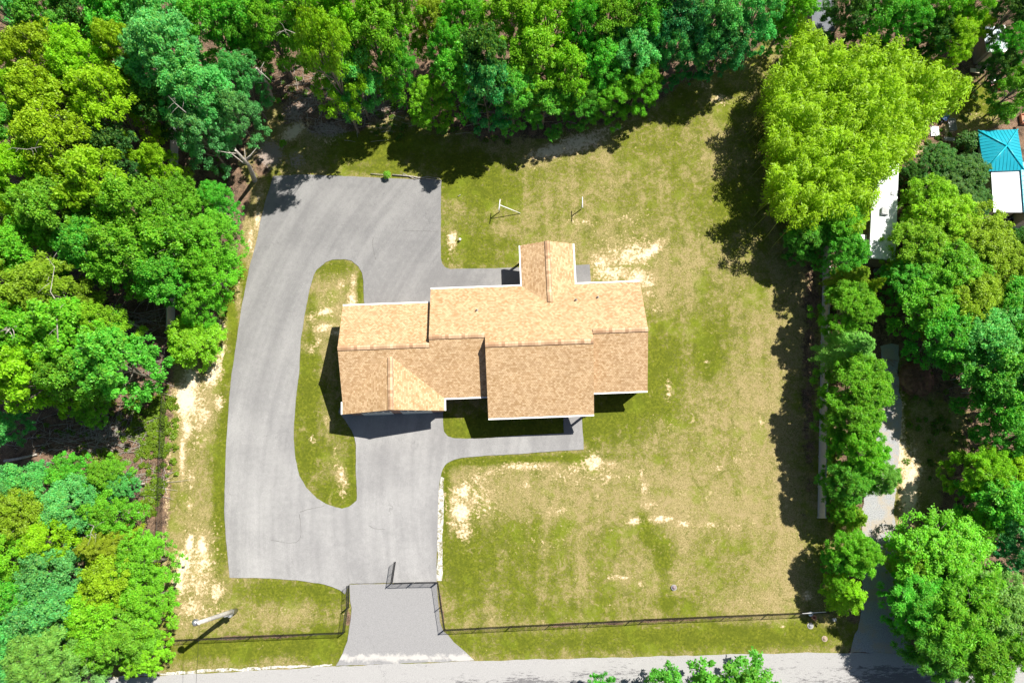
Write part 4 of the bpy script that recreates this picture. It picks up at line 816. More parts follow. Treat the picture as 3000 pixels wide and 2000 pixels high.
    g = [[Vector(((i-3)*.13, (j-3)*.16, .05+rr.uniform(0, .22)*(1-abs(i-3)/4))) for j in range(7)] for i in range(7)]
    for i in range(6):
        for j in range(6): mb.face([g[i][j], g[i+1][j], g[i+1][j+1], g[i][j+1]])
    mb.build('sheet', WHITE, r)
    r = at('round_grill', 'round rusty brown fire bowl on the straw ground above the raised bed', 'fire bowl', 2773, 334); mb = MB(); mb.lathe((0, 0, .1), [(.0, 0), (.3, .05), (.42, .22), (.39, .22), (.27, .08), (0, .04)], 18); mb.build('bowl', MULCHM, r)
    mb = MB(); [mb.tube([(.25*math.cos(a_), .25*math.sin(a_), -.02), (.22*math.cos(a_), .22*math.sin(a_), .2)], .02, 5) for a_ in (0, 2.1, 4.2)]; mb.build('legs', DARKP, r)
    r = at('garden_bench', 'narrow grey wooden bench across the path below the raised bed', 'bench', 2775, 414, -.1); mb = MB(); [mb.box((0, yy, .44), (1.0, .1, .04)) for yy in (-.12, 0, .12)]; mb.build('seat', GREYP, r); 
    for s in (-.42, .42): mb = MB(); mb.box((s, 0, .2), (.06, .3, .44)); mb.build('leg', GREYP, r)
    r = at('globe_lamp', 'white globe on a short post above the teal roof', 'garden lamp', 2985, 366, z=0); mb = MB(); mb.lathe((0, 0, .75), [(.0, 0), (.1, .03), (.15, .12), (.15, .18), (.1, .27), (0, .3)], 16); mb.build('globe', WHITE, r); mb = MB(); mb.tube([(0, 0, -.05), (0, 0, .78)], .03, 6); mb.build('post', DARKP, r)
    r = at('planter_box', 'reddish wooden planter box at the right edge above the teal roof', 'planter', 2996, 352); mb = MB(); [mb.box(p, d) for p, d in (((-.28, 0, .2), (.04, .9, .4)), ((.28, 0, .2), (.04, .9, .4)), ((0, .45, .2), (.56, .04, .4)), ((0, -.45, .2), (.56, .04, .4)), ((0, 0, .12), (.52, .86, .2)))]; mb.build('frame', TERRA, r)
junk()

# ------------------------------------------------------------------ plants
def leafmesh(name, C, Nn, A, Ln, W, tint, young, mat):
    """one mesh of diamond leaves; C centre, Nn normal, A long axis, Ln length, W width"""
    Nn = Nn/np.linalg.norm(Nn, axis=1, keepdims=True); A = A-(A*Nn).sum(1, keepdims=True)*Nn; A = A/np.maximum(np.linalg.norm(A, axis=1, keepdims=True), 1e-6); B = np.cross(Nn, A)
    l, w = Ln[:, None]/2, W[:, None]/2; n = len(C)
    V = np.stack([C-A*l, C+B*w-A*l*.1-Nn*w*.15, C+A*l-Nn*l*.25, C-B*w-A*l*.1-Nn*w*.15], 1).reshape(-1, 3)
    me = bpy.data.meshes.new(name); me.vertices.add(4*n); me.vertices.foreach_set('co', V.astype(np.float32).ravel())
    me.loops.add(4*n); me.loops.foreach_set('vertex_index', np.arange(4*n, dtype=np.int32)); me.polygons.add(n)
    me.polygons.foreach_set('loop_start', np.arange(0, 4*n, 4, dtype=np.int32)); me.polygons.foreach_set('loop_total', np.full(n, 4, dtype=np.int32))
    for k, a in (('tint', tint), ('young', young)):
        at = me.attributes.new(k, 'FLOAT', 'FACE'); at.data.foreach_set('value', a.astype(np.float32))
    me.materials.append(mat); me.update(calc_edges=True); me.validate(); return me
def unit(rng, n):
    v = rng.normal(size=(n, 3)); return v/np.linalg.norm(v, axis=1, keepdims=True)
PH, PR = 12.0, 5.0     # prototype tree height and crown radius
def proto_broad(seed, nb=17, per=88, leaf=.28, lump=1.0, flat=.62, low=.25, wd=1.0):
    """boughs carry leaf clumps; leaves sit on the clumps' outer, upper shells"""
    rng = np.random.default_rng(seed); boughs = []
    for i in range(nb):
        a = i*2.39996+rng.uniform(-.3, .3); rr = math.sqrt((i+.4)/nb); rad = PR*.80*rr*rng.uniform(.86, 1.12)
        z = PH*(.50+.40*math.sqrt(max(0, 1-(rr*.95)**2)))+rng.uniform(-1.2, .7); boughs.append((rad*math.cos(a), rad*math.sin(a), z, PR*rng.uniform(.24, .38)))
    for i in range(11):
        a = i*6.283/11+rng.uniform(-.25, .25); rad = PR*rng.uniform(.5, .86); boughs.append((rad*math.cos(a), rad*math.sin(a), PH*rng.uniform(low, .5), PR*rng.uniform(.22, .34)))
    boughs = np.array(boughs); cl = []
    for bi, b in enumerate(boughs):
        ti = rng.uniform(0, 1)
        for _ in range(int(15*lump) if bi < nb else int(8*lump)):
            d = rng.normal(size=3); d[2] = abs(d[2])*.9-.25; d /= np.linalg.norm(d); c = b[:3]+d*b[3]*np.array([1, 1, flat])*rng.uniform(.55, 1.1)
            cl.append((*c, PR*rng.uniform(.055, .165)/math.sqrt(lump), .5*ti+.5*rng.uniform(0, 1)))
    cl = np.array(cl); ncl = len(cl); k = np.repeat(np.arange(ncl), per); n = len(k); c = cl[k]
    d = unit(rng, n); d[:, 2] = np.where(d[:, 2] < -.2, -d[:, 2], d[:, 2]); sh = (rng.uniform(.5, 1.12, n)+np.where(rng.uniform(size=n) < .12, rng.uniform(0, .55, n), 0))[:, None]
    C = c[:, :3]+d*c[:, 3:4]*sh*np.array([1, 1, .7]); Nn = d*.6+np.array([.12, .09, .75])+unit(rng, n)*.72; A = d*np.array([1, 1, -.2])+unit(rng, n)*.7+np.array([0, 0, -.25])
    L = leaf*rng.uniform(.6, 1.25, n); tint = np.clip(.2+.5*c[:, 4]+rng.normal(0, .2, n), 0, 1)
    zf = np.clip((C[:, 2]-PH*.6)/(PH*.35), 0, 1); young = np.clip(zf*.7*(sh[:, 0] > .85)+rng.normal(0, .14, n), 0, 1)*(rng.uniform(size=n) < .75)
    me = leafmesh('crown_leaves', C, Nn, A, L, L*rng.uniform(.5, .8, n)*wd, tint, young, LEAF if wd == 1 else LEAFN)
    tr = MB(); r = random.Random(seed)
    tr.tube([(0, 0, -.3), (.05, .02, 1.5), (.15, -.1, PH*.35), (.1, .05, PH*.55), (0, 0, PH*.78)], [.3, .22, .18, .12, .04], 9)
    for b in boughs[:nb]:
        z0 = PH*r.uniform(.28, .5); s = Vector((.1, 0, z0)); e = Vector(b[:3]); m = s.lerp(e, .55)+Vector((r.uniform(-.3, .3), r.uniform(-.3, .3), r.uniform(-.2, .4)))
        tr.tube([s, m, e], [.11, .07, .025], 5, False)
        for _ in range(2):
            o = Vector((r.gauss(0, 1), r.gauss(0, 1), abs(r.gauss(0, .8)))).normalized()*b[3]*r.uniform(.8, 1.3); q = e+o; tr.tube([m.lerp(e, r.uniform(.3, 1)), e+o*.5+Vector((r.uniform(-.15, .15), r.uniform(-.15, .15), 0)), q], [.03, .02, .008], 4, False)
    return me, tr.mesh('trunk_and_limbs', BARK)
def proto_feather(seed, nbr=95, per=230, blade=.36, droop=.25, width=.17):
    """upright tree with layered plume branches, soft narrow sprays"""
    rng = np.random.default_rng(seed); Cs, Ns, As, T = [], [], [], []; tr = MB(); tr.tube([(0, 0, -.3), (.05, 0, PH*.5), (0, 0, PH*.98)], [.22, .13, .02], 8)
    for i in range(nbr):
        f = (i+.5)/nbr; z0 = PH*(.18+.8*f); ln = PR*(1.0-f**1.6)*rng.uniform(.75, 1.08)+.5; a = i*2.39996+rng.uniform(-.4, .4); u = np.array([math.cos(a), math.sin(a), 0]); side = np.array([-u[1], u[0], 0]); ti = rng.uniform(0, 1)
        n = int(per*(.5+ln/PR)); t = rng.uniform(.15, 1.02, n)**.8; w = (.5*np.sin(np.pi*np.clip(t, 0, 1)**.8)+.12)*ln*.5; s = rng.normal(0, .42, n)
        p = np.array([0, 0, z0])+u*(t*ln)[:, None]+side*(s*w)[:, None]+np.array([0, 0, 1])*(.9*t-droop*4*t**2+rng.normal(0, .1, n))[:, None]*ln*.22
        Cs.append(p); Ns.append(np.array([0, 0, 1.0])+unit(rng, n)*.55+u*.3); As.append(u*.9+side*(np.sign(s)*.7)[:, None]+unit(rng, n)*.35); T.append(np.clip(.2+.45*ti+rng.normal(0, .15, n), 0, 1))
        tr.tube([(0, 0, z0), tuple(np.array([0, 0, z0])+u*ln*.9+np.array([0, 0, (.9*.9-droop*4*.81)*ln*.22]))], [.05, .01], 4, False)
    C, Nn, A, T = map(np.concatenate, (Cs, Ns, As, T)); n = len(C); L = blade*rng.uniform(.6, 1.3, n); young = np.clip(np.hypot(C[:, 0], C[:, 1])/PR*.5+rng.normal(0, .2, n), 0, 1)
    return leafmesh('spray_leaves', C, Nn, A, L, L*width*2, T, young*.8, LEAFN), tr.mesh('trunk_and_limbs', BARK)
def proto_shrub(seed, ncl=40, per=110, leaf=.55):
    rng = np.random.default_rng(seed); cl = []
    for i in range(ncl):
        a = rng.uniform(0, 6.28); rr = math.sqrt(rng.uniform(0, 1)); cl.append((PR*.78*rr*math.cos(a), PR*.78*rr*math.sin(a), PH*(.2+.68*math.sqrt(1-(rr*.9)**2))*rng.uniform(.8, 1.0), PR*rng.uniform(.16, .28), rng.uniform()))
    cl = np.array(cl); k = np.repeat(np.arange(ncl), per); c = cl[k]; n = len(k); d = unit(rng, n); d[:, 2] = np.where(d[:, 2] < -.3, -d[:, 2], d[:, 2])
    C = c[:, :3]+d*c[:, 3:4]*rng.uniform(.5, 1.15, n)[:, None]*np.array([1, 1, 1.6]); Nn = d*.8+np.array([0, 0, .5])+unit(rng, n)*.5; L = leaf*rng.uniform(.6, 1.3, n)
    me = leafmesh('shrub_leaves', C, Nn, unit(rng, n)+d, L, L*.6, np.clip(.25+.4*c[:, 4]+rng.normal(0, .17, n), 0, 1), np.clip(rng.normal(.25, .3, n), 0, 1), LEAF)
    tr = MB(); r = random.Random(seed)
    for i in range(7): tr.tube([(0, 0, -.3), tuple(cl[i, :3]*.5), tuple(cl[i, :3])], [.16, .1, .03], 5, False)
    return me, tr.mesh('stems', BARK)
PROTO = {'broad': [proto_broad(s) for s in (1, 2, 3, 4, 5, 6)], 'fine': [proto_broad(s, 20, 72, .23, 1.6, .7) for s in (11, 12, 13)],
         'bold': [proto_broad(s, 14, 80, .36, .95, .6) for s in (21, 22)], 'feather': [proto_feather(s) for s in (31, 32, 33)],
         'soft': [proto_broad(s, 18, 125, .40, 1.25, .55, .18, .42) for s in (41, 42, 43)], 'shrub': [proto_shrub(s) for s in (51, 52, 53)]}
HUE = {'Y': (.22, .42, .012), 'L': (.17, .44, .016), 'G': (.08, .36, .032), 'M': (.12, .36, .020), 'B': (.085, .36, .090), 'T': (.035, .25, .075), 'D': (.04, .15, .028), 'O': (.19, .32, .018), 'P': (.17, .38, .075)}
TN = {'broad': ('broadleaf_tree', 'tree'), 'fine': ('broadleaf_tree', 'tree'), 'bold': ('broadleaf_tree', 'tree'), 'feather': ('conifer_tree', 'conifer'), 'soft': ('slender_leaf_tree', 'tree'), 'shrub': ('shrub', 'shrub')}
RT = random.Random(77)
def plant(x, y, r, h, hue, kind, label, group=None, s=S):
    """x, y, r in photo pixels (times s): apparent crown centre and radius; h height in metres"""
    if s == S and 720 < x < 1150 and y < 200: h *= 1.15
    if 1900 < x < 2030 and 600 < y < 1400: r *= .80; x += 6
    if 2080 < x and 540 < y < 1250: r *= 1.1
    zc = h*(.62 if kind != 'shrub' else .5); cx, cy = U(x*s, y*s, zc); R = r*s*(CAM_H-zc)/FPX*1.14
    me, tr = RT.choice(PROTO[kind]); nm, cat = TN[kind]
    root = empty(nm, (cx, cy, 0), RT.uniform(0, 6.28)); tag(root, label, cat, group)
    c = HUE[hue]; j = [RT.uniform(.88, 1.14) for _ in range(3)]
    f = R/PR; g = h/PH
    for n, m in (('crown', me), ('trunk', tr)):
        o = bpy.data.objects.new(n, m); o.scale = (f, f, g); o.color = (c[0]*j[0], c[1]*j[1], c[2]*j[2], 1); link(o, root)
    return root
TREES = [
 # top left forest, 2352-wide coordinates: x, y, radius, height, hue, kind, label
 (20, 30, 72, 14, 'B', 'broad', 'blue-green tree filling the top left corner'),
 (118, 62, 66, 13, 'G', 'broad', 'mid-green tree at the top edge, second from the left corner'),
 (100, 150, 74, 15, 'Y', 'broad', 'bright yellow-green tree just below the top left corner'),
 (205, 168, 74, 15, 'Y', 'fine', 'yellow-green tree right of the first yellow one near the top left'),
 (205, 40, 62, 12, 'D', 'broad', 'dark green tree at the top edge between two lighter ones'),
 (280, 55, 70, 13, 'G', 'broad', 'green tree at the top edge left of the blue-green pair'),
 (300, 140, 55, 14, 'Y', 'broad', 'small yellow-green crown beside the large blue-green tree'),
 (365, 55, 70, 14, 'B', 'broad', 'blue-green tree touching the top edge left of centre-left'),
 (390, 145, 82, 16, 'B', 'broad', 'large blue-green tree with bare twigs in the top left forest'),
 (490, 60, 72, 13, 'G', 'broad', 'green tree at the top edge above the dead brown twigs'),
 (455, 225, 76, 15, 'B', 'broad', 'blue-green tree above the pale leaning trunk'),
 (560, 190, 48, 11, 'B', 'fine', 'blue-green tree overhanging the shaded clearing left of the grass'),
 (545, 270, 46, 11, 'B', 'broad', 'blue-green crown directly above the leaning trunk by the drive'),
 (465, 315, 55, 12, 'B', 'broad', 'blue-green tree left of the leaning trunk, over dark ground'),
 (30, 225, 62, 15, 'Y', 'broad', 'yellow-green tree at the left edge, upper third'),
 (128, 255, 72, 15, 'Y', 'bold', 'yellow-green tree over the long bare branch'),
 (255, 255, 72, 15, 'Y', 'broad', 'yellow-green tree between the bare branch and blue-green crowns'),
 (365, 250, 55, 11, 'D', 'broad', 'dark green tree in a gap above the tan fence line'),
 (25, 330, 60, 14, 'G', 'broad', 'green tree at the left edge under the yellow one'),
 (155, 360, 82, 16, 'Y', 'broad', 'broad yellow-green tree with pale twigs, left third'),
 (262, 350, 60, 12, 'D', 'broad', 'shaded dark green tree behind the broad yellow one'),
 (75, 425, 72, 15, 'Y', 'fine', 'yellowish tree near the left edge at mid height'),
 (375, 392, 42, 11, 'Y', 'broad', 'small yellow crown beside the upper tan fence piece'),
 (235, 445, 78, 16, 'Y', 'bold', 'bold-leaved yellow-green tree left of the tan fence'),
 (140, 500, 78, 15, 'M', 'broad', 'mid-green tree with bare twigs, middle of the left forest'),
 (30, 500, 60, 14, 'Y', 'broad', 'yellow-green tree at the left edge, mid height'),
 (330, 500, 72, 15, 'M', 'broad', 'mid-green tree just left of the visible fence panels'),
 (428, 470, 52, 11, 'M', 'fine', 'fine-leaved tree over the fence near the driveway top'),
 (500, 470, 42, 8, 'G', 'fine', 'dense dark crown by the green utility corner of the drive'),
 (400, 560, 72, 13, 'M', 'bold', 'bold-leaved green tree standing over the tan fence'),
 (488, 555, 58, 10, 'M', 'fine', 'rounded green tree overhanging the sandy strip beside the drive'),
 (480, 630, 58, 10, 'M', 'broad', 'green tree bulging toward the driveway, lower of two'),
 (300, 590, 74, 14, 'M', 'broad', 'green tree in front of the dark gap in the left forest'),
 (215, 570, 62, 13, 'G', 'broad', 'deep green tree above the dark gap in the left forest'),
 (385, 645, 56, 12, 'G', 'broad', 'green tree above the lit stretch of tan fence'),
 (60, 590, 70, 13, 'M', 'fine', 'green tree with twiggy top left of the black gap'),
 (455, 700, 42, 8, 'M', 'broad', 'small green tree at the end of the tree edge beside the drive'),
 (30, 675, 66, 14, 'O', 'broad', 'olive tree at the left edge with bare branches'),
 (130, 680, 74, 14, 'O', 'broad', 'olive tree with a pale crooked branch across its top'),
 (60, 775, 72, 14, 'M', 'broad', 'mid-green tree at the left edge with thick pale limb'),
 (165, 770, 78, 15, 'M', 'bold', 'bold-leaved tree above the brushy clearing'),
 (235, 755, 52, 12, 'L', 'broad', 'bright green crown left of the fallen log'),
 (268, 835, 74, 14, 'G', 'bold', 'deep green tree nearest the black side fence'),
 (180, 855, 66, 13, 'M', 'broad', 'green tree at the lower rim of the left forest'),
 (85, 862, 74, 14, 'Y', 'bold', 'yellow-green tree above the shaded brush clearing'),
 (15, 870, 50, 12, 'Y', 'broad', 'yellow-green crown cut by the left edge above the clearing'),
 (210, 945, 32, 5, 'M', 'broad', 'small bright sapling hanging over the shaded clearing'),
 (15, 975, 38, 8, 'B', 'broad', 'blue-green tree at the left edge of the clearing'),
 (447, 782, 56, 5.5, 'L', 'broad', 'lone bright green tree between the tan fence end and the drive'),
 # lower left
 (75, 1115, 54, 8, 'B', 'broad', 'blue-green tree at the lower rim of the brush clearing'),
 (15, 1130, 46, 9, 'B', 'broad', 'blue-green tree at the left edge below the clearing'),
 (165, 1088, 40, 7, 'G', 'bold', 'round-leaved green tree just below the clearing'),
 (250, 1088, 38, 6, 'M', 'broad', 'mid-green tree nearest the weeds by the black fence'),
 (278, 1112, 28, 5, 'B', 'fine', 'small blue-green tree beside the short dead log'),
 (170, 1165, 60, 9, 'B', 'broad', 'blue-green tree in the middle of the lower left wood'),
 (60, 1195, 68, 10, 'O', 'fine', 'olive tree at the left, below the blue-green ones'),
 (130, 1240, 55, 10, 'Y', 'broad', 'yellow-green tree in the lower left wood'),
 (255, 1185, 48, 8, 'M', 'broad', 'mid-green tree above the leaning dead stem'),
 (25, 1275, 60, 11, 'L', 'broad', 'lime tree at the left edge, lower third'),
 (230, 1260, 52, 11, 'O', 'feather', 'olive-brown conifer in the lower left wood'),
 (130, 1320, 62, 11, 'B', 'broad', 'blue-green tree left of the olive conifer'),
 (325, 1290, 55, 8, 'M', 'fine', 'fine-leaved tree spilling over the side fence'),
 (260, 1340, 60, 10, 'Y', 'broad', 'yellow-green tree inside the lower left wood edge'),
 (50, 1375, 62, 12, 'G', 'broad', 'green tree at the left edge above the teal trees'),
 (335, 1370, 50, 8, 'M', 'broad', 'green tree beside the fence, above the pole'),
 (125, 1410, 70, 12, 'B', 'broad', 'large teal-green tree near the lower left corner'),
 (230, 1410, 60, 10, 'L', 'broad', 'lime green tree right of the teal trees'),
 (30, 1470, 70, 12, 'B', 'fine', 'teal tree at the left edge near the corner'),
 (290, 1450, 55, 9, 'M', 'broad', 'green tree left of the road fence corner'),
 (130, 1500, 72, 12, 'P', 'soft', 'pale grey-green tree close to the lower left corner'),
 (225, 1480, 50, 9, 'M', 'broad', 'mid-green tree above the road verge at the left'),
 (335, 1500, 42, 6, 'L', 'fine', 'rounded lime bush tree at the fence corner by the road'),
 (330, 1435, 42, 7, 'L', 'broad', 'lime tree behind the fence corner, above the rounded one'),
 (40, 1560, 66, 12, 'B', 'broad', 'teal tree filling the lower left corner'),
 (165, 1565, 55, 10, 'P', 'broad', 'grey-green tree over the road end at the lower left'),
 # top row
 (560, 55, 62, 13, 'G', 'broad', 'green tree at the top edge above the shaded clearing'),
 (620, 75, 58, 13, 'M', 'broad', 'mid-green tree at the top edge left of the lime oak'),
 (575, 115, 42, 11, 'G', 'broad', 'green crown above the dead brown twigs'),
 (655, 30, 55, 13, 'G', 'broad', 'green tree at the top edge, behind the lime oak'),
 (735, 60, 70, 14, 'L', 'broad', 'lime green oak at the top edge with pale twigs'),
 (800, 45, 60, 14, 'L', 'broad', 'bright lime crown at the top edge right of the oak'),
 (775, 135, 62, 13, 'L', 'broad', 'lime crown projecting below the top edge trees'),
 (865, 110, 72, 13, 'M', 'broad', 'mid-green tree left of the sparse sunny gap'),
 (760, 146, 62, 17.5, 'L', 'broad', 'extra lime crown added to shade the driveway corner, lowest of the lime oak group'),  # extra crown, added for the shadow it throws on the driveway corner
 (815, 185, 55, 10, 'B', 'broad', 'blue-green lower crown hanging over the shaded ground'),
 (910, 40, 60, 13, 'M', 'bold', 'green tree at the top edge left of the brown gap'),
 (915, 165, 42, 10, 'G', 'fine', 'small green tree beside the brown gap'),
 (1000, 60, 48, 9, 'O', 'fine', 'thin olive tree in the sunny gap at the top'),
 (1060, 45, 52, 10, 'M', 'fine', 'thin green tree at the top edge in the sunny gap'),
 (1030, 120, 48, 9, 'G', 'fine', 'sparse green tree below the sunny gap'),
 (1060, 185, 56, 10, 'G', 'bold', 'large-leaved green tree over the leaf litter'),
 (990, 235, 52, 7, 'L', 'fine', 'low bright green tree at the lawn edge, left of the big group'),
 (1110, 150, 60, 12, 'D', 'bold', 'dark large-leaved tree left of the tall lime one'),
 (1118, 212, 56, 12.5, 'T', 'bold', 'dark blue-green tree low under the tall group'),
 (1175, 45, 66, 12, 'L', 'broad', 'lime tree at the top edge, centre'),
 (1265, 55, 74, 13, 'L', 'broad', 'big lime tree at the top centre of the photo'),
 (1232, 150, 72, 11.5, 'L', 'broad', 'tall lime tree hanging over the back lawn edge'),
 (1300, 180, 55, 10.5, 'L', 'broad', 'lime crown on the right flank of the tall group'),
 (1180, 215, 60, 10, 'G', 'broad', 'deep green crown under the tall lime tree'),
 (1250, 238, 56, 7.5, 'G', 'broad', 'green tree reaching lowest onto the back lawn'),
 (1340, 70, 50, 13, 'G', 'fine', 'glossy green tree at the top edge right of the big lime'),
 (1400, 60, 66, 13, 'M', 'fine', 'glossy mid-green tree at the top edge'),
 (1475, 45, 64, 13, 'G', 'broad', 'green tree at the top edge left of the dark group'),
 (1375, 150, 60, 10, 'G', 'fine', 'dark glossy tree above the lawn shadow'),
 (1445, 125, 66, 10.5, 'B', 'broad', 'blue-green tree in the upper middle right'),
 (1400, 215, 52, 7, 'M', 'soft', 'low bright tree with pointed leaves at the lawn edge'),
 (1465, 190, 50, 8, 'M', 'soft', 'low green tree with hanging leaves, nearest the back lawn'),
 (1340, 235, 42, 7, 'G', 'soft', 'small deep green tree between the two lawn-edge crowns'),
 (1555, 50, 66, 13, 'T', 'broad', 'teal dark tree at the top edge'),
 (1540, 115, 52, 10, 'T', 'soft', 'dark teal tree with drooping sprays over the lawn'),
 (1640, 40, 70, 13, 'B', 'broad', 'blue-green tree at the top edge left of the dark gap'),
 (1660, 105, 52, 10, 'T', 'broad', 'shaded teal tree above the corner of the back lawn'),
 (1610, 115, 38, 9, 'T', 'soft', 'small dark tree hanging over the corner shade'),
 (1730, 40, 60, 12, 'B', 'broad', 'blue-green tree at the top edge by the brown gap'),
 (1815, 25, 52, 11, 'M', 'fine', 'bright green tree at the top edge above the bamboo'),
 (1790, 75, 30, 7, 'G', 'fine', 'small green tree at the upper left tip of the bamboo'),
 # top right
 (1945, 30, 52, 9, 'D', 'broad', 'dark green tree right of the slate outbuilding'),
 (2010, 30, 58, 9, 'G', 'broad', 'shaded green tree above the bamboo'),
 (2085, 50, 55, 9, 'G', 'fine', 'green tree above the bamboo, with a sunny yellow spray'),
 (2160, 20, 55, 10, 'M', 'broad', 'green tree at the top edge left of the shed'),
 (2220, 15, 50, 10, 'L', 'broad', 'lime tree at the top edge beside the shed'),
 (2150, 85, 42, 8, 'D', 'broad', 'dark tree between bamboo and shed'),
 (2190, 95, 48, 8, 'Y', 'fine', 'yellow-green tree leaning over the corrugated shed'),
 (2235, 75, 28, 7, 'Y', 'fine', 'small yellow crown covering part of the shed roof'),
 (2320, 30, 48, 10, 'D', 'broad', 'dark tree in the top right corner'),
 (2330, 110, 44, 9, 'G', 'broad', 'green tree at the right edge beside the shed'),
 (2292, 160, 34, 7, 'D', 'broad', 'dark tree between shed and mower'),
 (2335, 205, 44, 8, 'M', 'bold', 'light green tree at the right edge beside the mower'),
 (2300, 262, 32, 3, 'M', 'shrub', 'bright bush above the teal roof'),
 (2225, 330, 34, 3, 'D', 'shrub', 'dark shrub at the upper left corner of the teal roof'),
 (2150, 380, 48, 4.5, 'D', 'fine', 'dark ivy-like tree right of the trailer top'),
 (2215, 405, 52, 4.5, 'D', 'fine', 'dark ivy-like tree left of the teal roof'),
 (2230, 465, 42, 4, 'D', 'fine', 'dark ivy-like tree left of the white annex'),
 (2175, 455, 50, 5, 'D', 'fine', 'dark ivy-like tree behind the bright bush'),
 (2092, 400, 26, 4, 'D', 'fine', 'dark thin tree against the trailer side'),
 (2135, 462, 52, 7, 'L', 'broad', 'bright lime tree among the dark ivy trees'),
 # between bamboo and fence row
 (1852, 548, 46, 6, 'G', 'soft', 'green tree with feathered leaves leaning over the lawn below the bamboo'),
 (1925, 520, 52, 8, 'M', 'fine', 'yellow-tipped green tree left of the trailer'),
 (1935, 585, 48, 8, 'G', 'fine', 'green tree at the upper end of the pale fence'),
 (1955, 640, 56, 8, 'O', 'feather', 'olive conifer in the row behind the pale fence'),
 (1945, 705, 68, 8, 'M', 'soft', 'bright green tree in the fence row, below the olive conifer'),
 (1995, 660, 32, 8, 'O', 'feather', 'yellow-olive spray tree beside the trailer end'),
 (1958, 800, 76, 9, 'P', 'feather', 'pale feathery tree in the middle of the fence row'),
 (1965, 885, 82, 8.5, 'M', 'soft', 'broad green tree in the fence row below the pale feathery one'),
 (1950, 960, 70, 8, 'M', 'soft', 'green tree in the fence row reaching over the gravel lane'),
 (1965, 1035, 66, 8, 'M', 'soft', 'green tree in the lower fence row'),
 (2015, 1100, 42, 6.5, 'P', 'soft', 'wispy pale green tree over the gravel lane'),
 (1935, 1110, 56, 7, 'G', 'soft', 'green tree beside the lower fence panels'),
 (1960, 1190, 40, 5.5, 'O', 'feather', 'small olive conifer past the end of the pale fence'),
 (1930, 1175, 30, 5, 'M', 'soft', 'little green tree at the last fence post'),
 (1960, 1270, 58, 6.5, 'M', 'soft', 'rounded green tree left of the lane mouth'),
 (1915, 1290, 30, 5, 'G', 'soft', 'small green tree on the lawn side of the lane mouth'),
 (1950, 1370, 54, 6, 'Y', 'feather', 'yellow-green spiky conifer at the fence end by the road'),
 (1915, 1345, 28, 4.5, 'M', 'fine', 'small bright tree touching the yellow conifer'),
 # right block
 (2165, 520, 72, 8, 'Y', 'fine', 'yellow-olive tree right of the trailer middle'),
 (2245, 570, 76, 8.5, 'O', 'fine', 'large olive tree below the white annex'),
 (2110, 570, 62, 8, 'O', 'fine', 'olive tree overhanging the trailer end'),
 (2290, 630, 60, 8, 'O', 'fine', 'olive tree at the right, under the large olive one'),
 (2175, 620, 72, 8.5, 'M', 'fine', 'green tree in the middle of the olive group'),
 (2085, 640, 48, 7, 'G', 'fine', 'deep green tree beside the dark gap under the trailer'),
 (2330, 570, 34, 7, 'D', 'broad', 'dark tree at the right edge below the annex'),
 (2130, 700, 62, 8, 'M', 'broad', 'green tree at the upper end of the gravel lane'),
 (2220, 700, 68, 9, 'O', 'fine', 'olive-green tree above the deep green group'),
 (2320, 700, 62, 9, 'G', 'broad', 'green tree at the right edge, middle height'),
 (2180, 775, 60, 9, 'G', 'broad', 'green tree above the reddish brush pile'),
 (2260, 780, 68, 10, 'B', 'broad', 'blue-green tree right of the brush pile'),
 (2335, 790, 55, 10, 'G', 'broad', 'green tree cut by the right edge beside the blue-green one'),
 (2280, 860, 62, 10, 'G', 'bold', 'deep green tree over the shaded lane side'),
 (2335, 890, 52, 10, 'B', 'broad', 'blue-green tree at the right edge below mid height'),
 (2300, 935, 48, 9, 'G', 'bold', 'green tree over the shaded grass patch'),
 (2335, 1010, 52, 9, 'G', 'broad', 'green tree at the right edge above the yellow one'),
 (2325, 1070, 44, 8, 'Y', 'bold', 'yellow-tinted tree at the right edge, lower part'),
 (2255, 1090, 50, 8, 'L', 'soft', 'bright leafy tree jutting toward the gravel lane'),
 (2290, 1150, 56, 9, 'G', 'bold', 'deep green tree below the bright jutting one'),
 (2340, 1190, 50, 9, 'B', 'broad', 'blue-green tree at the right edge over dark ground'),
 (2260, 1200, 36, 7, 'M', 'broad', 'mid-green tree beside the black shade gap'),
 (2335, 1270, 42, 8, 'T', 'broad', 'dark teal tree at the right edge above the big corner tree'),
 (2165, 1275, 92, 7.5, 'M', 'fine', 'large rounded fine-leaved tree right of the lane mouth'),
 (2105, 1290, 52, 6.5, 'O', 'fine', 'olive side crown of the rounded tree by the lane'),
 (2115, 1385, 66, 8, 'G', 'soft', 'deep green tree over the shaded lane mouth'),
 (2210, 1400, 95, 9.5, 'M', 'soft', 'big leafy tree in the lower right, centre crown'),
 (2295, 1400, 80, 9.5, 'P', 'soft', 'pale green leafy tree at the lower right edge'),
 (2160, 1480, 66, 8, 'G', 'soft', 'deep green tree hanging over the road at the lower right'),
 (2255, 1485, 78, 9, 'M', 'soft', 'leafy tree with hanging sprays over the road'),
 (2335, 1475, 52, 9, 'M', 'soft', 'leafy tree in the lower right corner above the road'),
 # bottom edge
 (1390, 1598, 34, 8, 'G', 'bold', 'small dark green crown at the bottom edge, leftmost of three'),
 (1545, 1628, 66, 10, 'G', 'bold', 'dark green crown rising from the bottom edge over the road, middle of three'),
 (1700, 1626, 94, 10, 'G', 'bold', 'wide dark green crown at the bottom edge, rightmost of three'),
 # small things
 (889, 402, 10, 1.0, 'M', 'shrub', 'tiny leafy bush on the brush line at the top of the driveway'),
]
for t in TREES: plant(*t)
